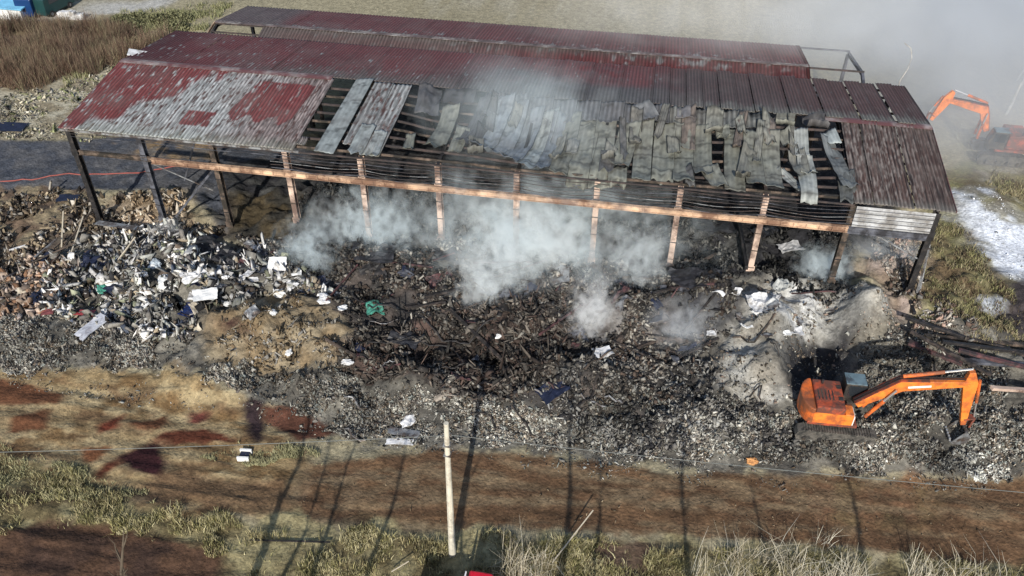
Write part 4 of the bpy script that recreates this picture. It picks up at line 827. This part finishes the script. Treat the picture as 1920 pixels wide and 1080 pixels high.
# ------------------------------------------------------------------ things at the top left
p = un(44, 40, 0)
bl = empty('small_building', (p[0]-4.7, p[1]+2.2, 0), 0, 'low white walled outbuilding with a light blue roof at the top left corner', 'building')
m = MB(); m.box((0, 0, .62), (9.4, 4.4, 1.24)); wl = m.build('wall', M['paint_white'], bl)
m = MB(); m.hexa([(-5, -2.5, 1.26), (5.1, -2.5, 1.26), (5.1, 3.6, 1.7), (-5, 3.6, 1.7), (-5, -2.5, 1.38), (5.1, -2.5, 1.38), (5.1, 3.6, 1.82), (-5, 3.6, 1.82)]); m.build('roof', M['lblue'], bl)
def wallpiece(pa, pb, h_, t_, label):
    a = Gp(*pa); b = Gp(*pb); m = MB(); n = 9; prev = None
    L = np.linalg.norm(b[:2]-a[:2]); rnd = random.Random(int(pa[0]))
    for i in range(n):
        q0 = a+(b-a)*i/n; q1 = a+(b-a)*(i+1)/n; hh = h_*rnd.uniform(.6, 1.1)
        m.bar((q0[0], q0[1], hh/2-.1), (q1[0], q1[1], hh/2-.1), t_+.01*(i % 2), hh)
    o = m.build('low_wall', M['white'], None, .04); return tag(o, label, 'wall')
wallpiece((112, 33), (160, 36), .9, .6, 'short lump of white wall between the brush and the pale track')
def vehicle(px_, py_, mat, label, L=4.4, Hh=1.9, rz_=0, name='parked_van'):
    p = Gp(px_, py_); e = empty(name, tuple(p), rz_, label, 'van' if name == 'parked_van' else 'car')
    m = MB(); m.prism([(-L/2, .35), (L/2, .35), (L/2, .95), (L/2-1.0, 1.1), (L/2-1.6, Hh), (-L/2+.1, Hh)], -.9, .9); bd = m.build('body', mat, e, .07)
    for s in (-1, 1):
        m = MB(); m.box((-.3, s*.905, Hh-.45), (L*.5, .02, .45)); m.build('window', M['glass'], bd)
        for wx in (-L/2+.8, L/2-.9):
            m = MB(); m.tube([(wx, s*.85-.1, .34), (wx, s*.85+.1, .34)], .34, 16); wh = m.build('wheel', M['tyre'], e); m = MB(); m.tube([(wx, s*.85-.11, .34), (wx, s*.85+.11, .34)], .17, 12); m.build('rim', M['greysteel'], wh)
    m = MB(); m.hexa([(L/2-1.02, -.8, 1.14), (L/2-1.02, .8, 1.14), (L/2-1.08, .8, 1.1), (L/2-1.08, -.8, 1.1), (L/2-1.55, -.8, Hh-.08), (L/2-1.55, .8, Hh-.08), (L/2-1.62, .8, Hh-.08), (L/2-1.62, -.8, Hh-.08)]); m.build('windscreen', M['glass'], bd)
    return e
vehicle(72, 22, M['vblue'], 'dark blue car parked beside the light blue roofed building', 4.6, 2.1, R(95), 'parked_car')
vehicle(104, 21, M['vgreen'], 'dark green van parked to the right of the dark blue car', 4.4, 2.0, R(82))
# ------------------------------------------------------------------ waste that can be told apart
def crumpled(name, px_, py_, w_, d_, mat, label, cat, rz_=0, lift=.25, amp=.12, seed=0, tilt=(0, 0), group=None, th=.02):
    p = Gp(px_, py_); n = 9; V = []; g = np.linspace(-.5, .5, n)
    X_, Y_ = np.meshgrid(g, g); X_ = X_.ravel(); Y_ = Y_.ravel()
    j = 1+.22*(vn(X_*5+seed, Y_*5, 3+seed)-.5)
    z = amp*(fbm(X_*w_+seed*3, Y_*d_, .5, 3, 50+seed)-.5)*2
    Fq = []
    for a in range(n-1):
        for c in range(n-1): Fq.append((a*n+c, a*n+c+1, (a+1)*n+c+1, (a+1)*n+c))
    o = raw(name, np.stack([X_*w_*j, Y_*d_*j, z], 1), Fq, mat, None, None, False, (p[0], p[1], p[2]+lift)); o.rotation_euler = (tilt[0], tilt[1], rz_)
    m = o.modifiers.new('s', 'SOLIDIFY'); m.thickness = th
    return tag(o, label, cat, group)
def bag(px_, py_, s, mat, label, name='waste_bag', cat='bag', seed=0, group=None):
    p = Gp(px_, py_); import bmesh
    bm = bmesh.new(); bmesh.ops.create_icosphere(bm, subdivisions=3, radius=1)
    co = np.array([v.co[:] for v in bm.verts]); r_ = 1+1.3*(fbm(co[:, 0]*2+seed*5+9, co[:, 1]*2+co[:, 2]*1.3, .8, 3, seed)-.5)+.45*(vn(co[:, 0]*5+co[:, 2]*4+20, co[:, 1]*5+20, seed)-.5)
    for v, k in zip(bm.verts, r_): v.co *= float(k)
    me = bpy.data.meshes.new(name); bm.to_mesh(me); bm.free(); me.materials.append(mat)
    o = bpy.data.objects.new(name, me); col.objects.link(o); o.location = (p[0], p[1], p[2]+s*.25); o.scale = (s*1.1, s*.75, s*.42); o.rotation_euler = (0, 0, seed*1.3)
    return tag(o, label, cat, group)
crumpled('plastic_sheet', 388, 562, 1.4, .9, M['paint_white'], 'bright white sheet lying just above the blue tarp', 'sheet', .5, .45, .12, 1, (.15, .1))
crumpled('tarp', 358, 590, 1.5, 1.1, M['blue'], 'blue tarp crumpled at the top of the brown soil mound', 'tarp', -.3, .35, .3, 2)
crumpled('panel', 176, 622, .8, 1.9, pmat('pale blue grey panel', (.45, .47, .52), .5, 0, .2, 2, (.25, .25, .28), .6), 'pale blue grey panel lying at a slant in the rubble left of the blue tarp', 'panel', -.45, .45, .08, 3, (.2, .1), None, .06)
crumpled('panel', 524, 515, 1.1, .9, M['white'], 'square white slab standing at the edge of the smoke behind the soil mound', 'panel', .2, .5, .06, 4, (.7, 0), None, .08)
crumpled('net', 703, 578, 1.0, 1.1, M['green'], 'sea green net tangled on the burnt heap', 'net', .4, .3, .35, 5)
crumpled('plastic_tray', 162, 594, 1.2, .5, M['red'], 'faded red tray in the waste left of the pale panel', 'tray', .1, .35, .1, 6)
crumpled('plastic_tray', 92, 592, .7, .5, pmat('dull red plastic', (.2, .06, .06), .6), 'small dull red tray near the left edge of the heap', 'tray', .4, .3, .12, 7)
crumpled('plastic_sheet', 758, 815, 1.7, .5, M['greysteel'], 'grey striped sheet on the road edge beside the utility pole top', 'sheet', -.05, .2, .08, 8)
crumpled('plastic_sheet', 750, 830, 1.4, .4, M['white'], 'dirty white strip below the grey striped sheet', 'sheet', .1, .1, .06, 9)
bag(766, 790, .45, M['white'], 'white plastic bag on the rubble above the grey striped sheet', seed=1)
bag(318, 535, .75, M['paint_white'], 'largest bright white bag in the household waste', seed=2)
bag(368, 532, .6, M['white'], 'off white bag right of the largest white bag', seed=3)
bag(290, 500, .5, pmat('pale blue plastic', (.50, .56, .60), .5), 'pale bluish bag above the largest white bag', seed=4)
bag(232, 580, .5, M['paint_white'], 'white bag left of the blue tarp', seed=5); bag(195, 590, .38, M['paint_white'], 'small white bag just above the slanting pale panel', seed=6)
bag(142, 510, .5, pmat('cream sack', (.5, .48, .42), .7), 'cream sack at the top left of the household waste', 'sack', 'sack', 7)
bag(268, 616, .35, M['white'], 'small white bag on the grey rubble below the blue tarp', seed=8)
bag(192, 545, .45, M['green'], 'dark green bag among the household waste', seed=9)
bag(212, 545, .55, M['navy'], 'dark navy bag next to the green one', seed=10)
bag(70, 560, .6, M['navy'], 'dark bag by the orange waste at the left edge', seed=11)
bag(1411, 866, .28, M['tan'], 'orange tan foam lump at the lower edge of the rubble', 'foam_lump', 'foam', 12)
bag(935, 625, .2, M['paint_white'], 'small white scrap at the edge of the dark hollow in the heap', 'scrap', 'scrap', 13)
bag(610, 565, .45, M['white'], 'torn white plastic along the back of the soil mound', seed=14); bag(640, 580, .3, M['paint_white'], 'small white plastic at the right shoulder of the soil mound', seed=15)
bag(540, 655, .25, M['paint_white'], 'white scrap on the front of the soil mound', 'scrap', 'scrap', 16)
bag(650, 680, .28, M['white'], 'pale lump at the lower right foot of the soil mound', 'scrap', 'scrap', 17)
bag(425, 600, .1, M['char'], 'dark clod on the crest of the soil mound', 'clod', 'clod', 18)
bag(1590, 715, .01, M['white'], 'tiny pale scrap beside the excavator', 'scrap', 'scrap', 19) if False else None
rw = random.Random(9)
for k in range(26):
    px_ = rw.uniform(210, 560); py_ = rw.gauss(535+(px_-380)*.02, 38); mt = M[rw.choice(['paint_white', 'white', 'white'])]
    if rw.random() < .5: bag(px_, py_, rw.uniform(.18, .42), mt, 'one of many torn white bags strewn over the household waste', seed=30+k, group='torn white plastic in the household waste')
    else: crumpled('plastic_sheet', px_, py_, rw.uniform(.5, 1.1), rw.uniform(.3, .7), mt, 'one of many white plastic scraps strewn over the household waste', 'sheet', rw.uniform(-1.5, 1.5), .3, .2, 80+k, (rw.uniform(-.4, .4), rw.uniform(-.4, .4)), 'white plastic scraps in the household waste')
for k in range(14):
    px_ = rw.uniform(1330, 1560); py_ = rw.uniform(540, 640); crumpled('ash_covered_sheet', px_, py_, rw.uniform(.4, .9), rw.uniform(.3, .6), M[rw.choice(['white', 'greysteel', 'paint_white'])], 'pale scrap sheet on the ash mound', 'metal sheet', rw.uniform(-1.5, 1.5), .22, .22, 120+k, (rw.uniform(-.5, .5), rw.uniform(-.3, .3)), 'pale scrap sheets on the ash mound')
crumpled('metal_sheet', 1425, 575, 1.3, 1.6, M['white'], 'crumpled whitish sheet on the crest of the ash mound', 'metal sheet', .3, .3, .35, 20)
crumpled('metal_sheet', 1465, 545, 1.2, .9, pmat('ash grey sheet', (.42, .43, .41), .6, 0, .3, 3), 'ash grey sheet folded behind the whitish one', 'metal sheet', .9, .4, .4, 21)
crumpled('metal_sheet', 1480, 470, 1.6, 1.0, pmat('pale sooty sheet', (.40, .40, .40), .6, 0, .4, 3), 'pale sheet on the dark floor under the last orange bay', 'metal sheet', .4, .3, .3, 22)
crumpled('metal_sheet', 1490, 625, .9, .7, M['white'], 'bright scrap sheet at the edge of the dark excavator shadow', 'metal sheet', .2, .25, .25, 23)
crumpled('metal_sheet', 1130, 665, 1.1, .8, M['white'], 'white sheet at the source of the small front smoke plume', 'metal sheet', .5, .25, .2, 24)
crumpled('black_sheet', 190, 500, 2.4, 1.3, M['navy'], 'black plastic sheet behind the cream sack', 'sheet', .2, .35, .3, 25)
crumpled('black_sheet', 20, 240, 2.6, 1.5, M['navy'], 'dark navy sheet in place of a cast shadow on the pale gravel at the left edge', 'tarpaulin', .1, .12, .1, 26)  # dark sheet laid as the shadow of a structure out of view
crumpled('black_sheet', 128, 373, 1.5, .9, M['navy'], 'dark tarpaulin piece on the soil in front of the paved yard', 'tarpaulin', .2, .1, .08, 27)
crumpled('metal_sheet', 1325, 700, .6, .5, M['red'], 'small reddish scrap on the dark scrap', 'metal sheet', .2, .25, .2, 28) if False else None
# pipes, planks and beams
def bar_thing(name, a, b, w_, h_, mat, label, cat, za=.25, zb=.25, group=None):
    A = Gp(*a); B = Gp(*b); A[2] += za; B[2] += zb; m = MB()
    c = (A+B)/2; m.bar(tuple(A-c), tuple(B-c), w_, h_); o = m.build(name, mat, None, min(w_, h_)*.1, loc=tuple(c)); return tag(o, label, cat, group)
bar_thing('roof_sheet', (185, 428), (268, 440), .5, .04, M['greysteel'], 'long pale metal sheet fallen at the foot of the first column', 'metal sheet', .5, .5)
bar_thing('pipe', (70, 493), (115, 468), .1, .1, M['greysteel'], 'pale pipe pointing at the foot of the first column', 'pipe', .5, .9)
bar_thing('pipe', (20, 475), (50, 466), .12, .12, M['white'], 'short white pipe on the soil at the left edge', 'pipe')
for k, (a, b) in enumerate([((100, 500), (180, 420)), ((118, 470), (128, 420)), ((60, 500), (150, 480)), ((130, 500), (165, 430)), ((230, 500), (268, 450)), ((205, 520), (262, 470))]):
    bar_thing('plank', a, b, .09, .07, M['deadwood' if k % 2 else 'brownsteel'], ('thin bent stake', 'upright short stake', 'lowest lying stake', 'long leaning stake', 'stake right of the black plastic', 'dark stake beside the cream sack')[k]+' in the tangle by the first column', 'stake', .3, 1.1, 'stakes tangled left of the first column')
for k, (a, b, w_) in enumerate([((1700, 650), (1800, 690), .45), ((1730, 640), (1960, 660), .28), ((1745, 625), (1960, 690), .22), ((1800, 690), (1960, 700), .35), ((1760, 655), (1960, 680), .2), ((1790, 672), (1960, 715), .25), ((1850, 745), (1960, 750), .25), ((1700, 640), (1850, 720), .18), ((1690, 615), (1800, 650), .2)]):
    bar_thing('steel_beam', a, b, w_, .18, M[('maroon', 'brownsteel', 'char', 'slate', 'black', 'maroon', 'pink', 'char', 'black')[k]], ('maroon', 'brown', 'black', 'slate grey', 'sooty', 'long maroon', 'pale pink', 'charred diagonal', 'upper black')[k]+' steel beam in the stack right of the shed corner', 'beam', .35+.06*k, .35+.05*k, 'steel beams stacked right of the shed')
bar_thing('steel_beam', (1660, 475), (1710, 600), .2, .2, M['black'], 'thin black beam leaning beside the lattice leg', 'beam', .8, .5)
bar_thing('steel_beam', (1372, 410), (1398, 510), .22, .3, M['black'], 'black bent beam standing inside the bay left of the ash mound', 'beam', 1.6, .3)
rnd = random.Random(3)
for k in range(34):
    px_ = rnd.uniform(580, 1330); py_ = 480+rnd.uniform(0, 230)*(.6+.4*rnd.random()); L = rnd.uniform(40, 130); an = rnd.choice([rnd.uniform(-.6, .1), rnd.uniform(-.9, .6)])
    bar_thing('charred_beam', (px_, py_), (px_+L*math.cos(an), py_+L*math.sin(an)), rnd.uniform(.06, .2), rnd.uniform(.05, .14), M[rnd.choice(['char', 'char', 'maroon', 'brownsteel'])],
              'charred timber or purlin lying in the burnt heap before the shed', 'beam', rnd.uniform(.15, .5), rnd.uniform(.1, .5), 'charred timbers in the burnt heap')
# dark mats of burnt foil inside
FL = ['behind the waste by the third column', 'at the foot of the third column', 'between the third and fourth columns', 'behind the fifth column in the smoke', 'above the white torn plastic of the soil mound', 'over the dark mound left of the ash mound', 'on the floor inside the ninth bay', 'on the floor left of the last orange post', 'behind the sixth post under the smoke', 'in the hollow right of the soil mound']
for k, (px_, py_, s) in enumerate([(400, 470, 2.4), (440, 495, 2.2), (500, 490, 1.6), (700, 480, 2.6), (620, 545, 2.0), (1300, 560, 2.6), (1340, 430, 2.4), (1440, 440, 2.0), (840, 475, 1.8), (760, 640, 1.6)]):
    crumpled('burnt_foil', px_, py_, s*1.2, s*.7, pmat('burnt foil %d' % k, (.018, .018, .021), .5, 0, .5, 3, (.05, .05, .055), .5), 'black melted foil '+FL[k], 'foil', rnd.uniform(-.6, .6), .3, .35, 60+k, (rnd.uniform(-.15, .15), rnd.uniform(-.15, .15)), 'melted black foil on the heap')
rb = random.Random(21)
for k in range(90):
    px_ = rb.uniform(440, 1480); py_ = (470+(px_-440)*.06)+rb.random()**1.3*rb.uniform(60, 250); c_ = rb.choice(['char', 'black', 'brownsteel', 'greysteel', 'navy', 'slate', 'maroon'])
    if (385 < px_ < 660 and py_ > 545) or (px_ > 1290 and py_ > 515): continue
    crumpled('burnt_sheet', px_, py_, rb.uniform(.5, 1.9), rb.uniform(.3, 1.1), M[c_], 'buckled sooty sheet lying in the burnt heap', 'metal sheet', rb.uniform(-1.6, 1.6), rb.uniform(.1, .4), rb.uniform(.15, .4), 200+k, (rb.uniform(-.7, .7), rb.uniform(-.5, .5)), 'buckled sooty sheets in the burnt heap')
for k in range(22):
    px_ = rb.uniform(20, 560); py_ = rb.gauss(520, 40); c_ = rb.choice(['char', 'navy', 'brownsteel', 'greysteel', 'slate', 'deadwood'])
    crumpled('scrap_sheet', px_, py_, rb.uniform(.4, 1.4), rb.uniform(.3, .9), M[c_], 'crumpled dark scrap sheet among the household waste', 'sheet', rb.uniform(-1.6, 1.6), rb.uniform(.1, .35), rb.uniform(.12, .35), 320+k, (rb.uniform(-.6, .6), rb.uniform(-.5, .5)), 'dark scrap sheets in the household waste')
for k in range(26):
    px_ = rb.uniform(640, 1500); py_ = 520+rb.uniform(0, 290); L_ = rb.uniform(30, 110); an = rb.uniform(-.9, .7)
    P = []; n_ = 6; x_, y_ = px_, py_
    for q_ in range(n_): P.append(Gp(x_, y_)+np.array((0, 0, rb.uniform(.1, .55)))); x_ += L_/n_*math.cos(an); y_ += L_/n_*math.sin(an); an += rb.uniform(-.5, .5)
    m = MB(); m.tube([tuple(p-P[0]) for p in P], rb.uniform(.025, .06), 5); tag(m.build('bent_rod', M[rb.choice(['char', 'brownsteel', 'maroon', 'greysteel'])], loc=tuple(P[0])), 'bent rusty rod tangled in the burnt heap', 'rod', 'bent rods tangled in the burnt heap')
def hose(name, px_pts, r_, mat, label, cat, dz=.04):
    P = [Gp(*p) for p in px_pts]; m = MB(); out = []
    for a, b in zip(P[:-1], P[1:]):
        for i in range(6):
            q = a+(b-a)*i/6; out.append((q[0], q[1], float(H(q[0], q[1]))+dz))
    m.tube(out, r_, 6); return tag(m.build(name, mat), label, cat)
hose('fire_hose', [(-40, 343), (60, 338), (130, 326), (260, 325), (330, 312), (430, 318), (520, 324)], .05, M['hose'], 'thin red hose running across the paved yard behind the first columns', 'hose')
hose('rubber_hose', [(660, 560), (700, 588), (760, 596), (830, 640), (880, 655), (935, 600)], .05, M['black'], 'black hose winding over the burnt heap near the green net', 'hose', .45)
hose('rubber_hose', [(690, 650), (760, 645), (850, 660), (870, 690), (820, 700)], .04, M['black'], 'black hose curving through the brown splinters', 'hose', .45)
bar_thing('dead_branch', (1035, 1062), (1110, 978), .05, .05, M['deadwood'], 'bleached branch sticking up from the grass right of the truck', 'branch', .3, .9)
bar_thing('dead_branch', (735, 1079), (768, 1064), .04, .04, M['deadwood'], 'short bleached branch in the grass left of the truck', 'branch', .3, .5)
bar_thing('plank', (470, 1016), (620, 1020), .08, .05, M['char'], 'dark thin plank lying on the grass left of the utility pole', 'plank', .15, .15)
cr = Gp(460, 858); e = empty('crate', tuple(cr), .1, 'small white rimmed dark crate on the tracked field', 'crate')
m = MB(); m.box((0, 0, .14), (.5, .40, .22)); m.build('body', M['navy'], e)
for sy in (-.26, .26): m = MB(); m.box((0, sy, .2), (.62, .1, .3)); m.build('side_rail', M['paint_white'], e)
b = un(1690, 163, 0)
bx, by = b[0], b[1]; m = MB(); pts = []
top = un(1676, 102, 6.0); q1 = un(1690, 120, 5.6); q2 = un(1687, 150, 4.6)
base = np.array([q2[0], q2[1]+.0, 0]); y_ref = q2[1]
pp = [base, np.array([q2[0], y_ref, 2.5]), np.array([q2[0]+.05, y_ref, 4.6]), np.array([q2[0]+.35, y_ref, 5.6]), np.array([q2[0]+.4, y_ref, 6.5]), np.array([q2[0]+.1, y_ref, 7.3]), np.array([q2[0]-.5, y_ref, 7.7])]
m.tube([tuple(p) for p in pp], .06, 7, .03); tag(m.build('bent_pole', M['bark']), 'thin pale pole with a curved top behind the right end of the shed', 'pole')

# ------------------------------------------------------------------ smoke
def smoke(name, loc, rad, dens, label, noise=.6, thr=.42, rz_=0, ani=-.25, colr=(.97, .99, 1.0), seed=0, fall=1.6, detail=3, stretch=(1, 1, 1), contrast=4, tilt=0, wt=.28, full=.2, fine=.35):
    import bmesh
    bm = bmesh.new(); bmesh.ops.create_icosphere(bm, subdivisions=3, radius=1)
    me = bpy.data.meshes.new(name); bm.to_mesh(me); bm.free()
    o = bpy.data.objects.new(name, me); col.objects.link(o); o.location = loc; o.scale = rad; o.rotation_euler = (0, tilt, rz_)
    m = bpy.data.materials.new('smoke '+str(seed)); m.use_nodes = True; t = m.node_tree; N = t.nodes; L = t.links; N.remove(N['Principled BSDF'])
    vol = N.new('ShaderNodeVolumePrincipled'); L.new(vol.outputs[0], N['Material Output'].inputs['Volume']); vol.inputs['Color'].default_value = (*colr, 1); vol.inputs['Anisotropy'].default_value = ani
    tc = N.new('ShaderNodeTexCoord'); ln = N.new('ShaderNodeVectorMath'); ln.operation = 'LENGTH'; L.new(tc.outputs['Object'], ln.inputs[0])
    fr = N.new('ShaderNodeMapRange'); fr.inputs[1].default_value = 1.0; fr.inputs[2].default_value = full; fr.inputs[3].default_value = 0; fr.inputs[4].default_value = 1; L.new(ln.outputs['Value'], fr.inputs[0])
    ge = N.new('ShaderNodeNewGeometry'); mp = N.new('ShaderNodeMapping'); mp.inputs['Scale'].default_value = stretch; mp.inputs['Location'].default_value = (seed*3.1, seed*1.7, 0); L.new(ge.outputs['Position'], mp.inputs[0])
    no = N.new('ShaderNodeTexNoise'); no.inputs['Scale'].default_value = noise; no.inputs['Detail'].default_value = detail; no.inputs['Roughness'].default_value = .55; no.inputs['Distortion'].default_value = 1.1; L.new(mp.outputs[0], no.inputs['Vector'])
    n2 = N.new('ShaderNodeTexNoise'); n2.inputs['Scale'].default_value = noise*3.1; n2.inputs['Detail'].default_value = 3; L.new(mp.outputs[0], n2.inputs['Vector'])
    nm = N.new('ShaderNodeMath'); nm.operation = 'MULTIPLY_ADD'; nm.inputs[1].default_value = fine; L.new(n2.outputs[0], nm.inputs[0])
    ns = N.new('ShaderNodeMath'); ns.operation = 'SUBTRACT'; ns.inputs[1].default_value = fine*.5; L.new(no.outputs[0], ns.inputs[0]); L.new(ns.outputs[0], nm.inputs[2])
    ad = N.new('ShaderNodeMath'); ad.operation = 'MULTIPLY_ADD'; ad.inputs[1].default_value = wt; L.new(fr.outputs[0], ad.inputs[0]); L.new(nm.outputs[0], ad.inputs[2])
    mr = N.new('ShaderNodeMapRange'); mr.inputs[1].default_value = thr+.2; mr.inputs[2].default_value = thr+.2+1.0/contrast; mr.inputs[3].default_value = 0; mr.inputs[4].default_value = dens; L.new(ad.outputs[0], mr.inputs[0])
    pw = N.new('ShaderNodeMath'); pw.operation = 'MULTIPLY'; L.new(mr.outputs[0], pw.inputs[0]); L.new(fr.outputs[0], pw.inputs[1])
    L.new(pw.outputs[0], vol.inputs['Density']); me.materials.append(m)
    return tag(o, label, 'smoke', None, 'stuff')
def S(px_, py_, z): return tuple(un(px_, py_, z))
CY = (.84, .95, 1.0)
smoke('smoke_plume', (31, .2, 3.2), (14, 6.5, 5.5), .22, 'thin bluish smoke drifting through the middle bays of the shed', .36, .37, seed=1, detail=6, colr=CY, fine=.7, stretch=(1, 1, .85), wt=.2, contrast=8, full=.1)
smoke('smoke_plume', S(990, 460, 2.6), (7.0, 4.6, 4.4), .50, 'thick white smoke billowing from the middle of the heap', .55, .375, seed=22, detail=6, contrast=9, colr=(.93, .985, 1), fine=.8, stretch=(1, 1, .85), wt=.2, full=.1)
smoke('smoke_plume', S(920, 545, 1.8), (3.4, 2.8, 4.2), .62, 'white smoke rising at the front of the middle heap', .7, .37, seed=2, detail=6, contrast=9, colr=(.93, .985, 1), fine=.8, stretch=(1, 1, .85), wt=.2, full=.1)
smoke('smoke_wisp', S(690, 430, 2.4), (5.6, 3.8, 3.8), .45, 'bluish smoke wisps behind the fifth column', .6, .395, seed=4, colr=CY, detail=6, contrast=9, fine=.8, stretch=(1, 1, .85), wt=.2, full=.1)
smoke('smoke_wisp', S(575, 485, 1.8), (2.8, 2.2, 3.4), .55, 'blue grey smoke puff beside the fourth column', .8, .36, seed=5, colr=CY, contrast=9, fine=.8, stretch=(1, 1, .85), wt=.2, full=.1)
smoke('smoke_wisp', S(1195, 500, 2.3), (3.0, 2.6, 4.6), .36, 'smoke column between the eighth and ninth posts', .7, .38, seed=6, colr=(.9, .97, 1), fine=.8, stretch=(1, 1, .85), wt=.2, contrast=9, full=.1)
smoke('smoke_wisp', S(1110, 600, 1.8), (2.2, 2.0, 3.8), .55, 'thin smoke rising from the dark scrap low at the front', .8, .365, seed=7, contrast=9, fine=.8, stretch=(1, 1, .85), wt=.2, full=.3)
smoke('smoke_wisp', S(1545, 510, 1.6), (2.4, 2.2, 2.4), .6, 'pale blue smoke patch left of the eleventh post', .7, .345, seed=8, colr=CY, fine=.8, wt=.2, contrast=7, full=.3)
smoke('smoke_wisp', S(1270, 620, 1.6), (2.6, 2.0, 3.0), .2, 'faint grey smoke over the dark scrap left of the ash mound', .6, .36, seed=31, colr=(.9, .95, 1), fine=.8, stretch=(1, 1, .85), wt=.2, contrast=8, full=.3)
smoke('smoke_wisp', S(1660, 480, 1.6), (3.8, 2.4, 1.8), .2, 'thin bluish haze inside the last bay', .5, .32, seed=9, colr=(.88, .94, 1.0), fine=.5)
smoke('smoke_wisp', S(320, 440, 1.3), (2.0, 1.4, 1.7), .6, 'faint smoke around the foot of the second column', .8, .37, seed=10, fine=.6)
smoke('smoke_veil', S(980, 200, 9.2), (9.5, 7.5, 2.8), .085, 'thin blue smoke lying over the collapsed roof', .24, .33, seed=11, colr=CY, fine=.5)
smoke('smoke_veil', (44, 27, 8), (29, 11, 6), .045, 'thin smoke drifting along the back of both sheds', .12, .27, seed=12, contrast=3, fine=.5)
smoke('smoke_cloud', (73, 36, 4), (32, 24, 10), .075, 'big grey smoke cloud filling the top right behind the sheds', .085, .24, seed=13, contrast=3.5, ani=0, colr=(.86, .89, .94), full=.5, fine=.5, detail=5)
smoke('smoke_cloud', S(1800, 240, 3.0), (8, 7, 5), .07, 'grey smoke wrapped round the excavator beyond the right end of the shed', .2, .22, seed=15, contrast=3, ani=0, colr=(.86, .90, .95), full=.5, fine=.5)
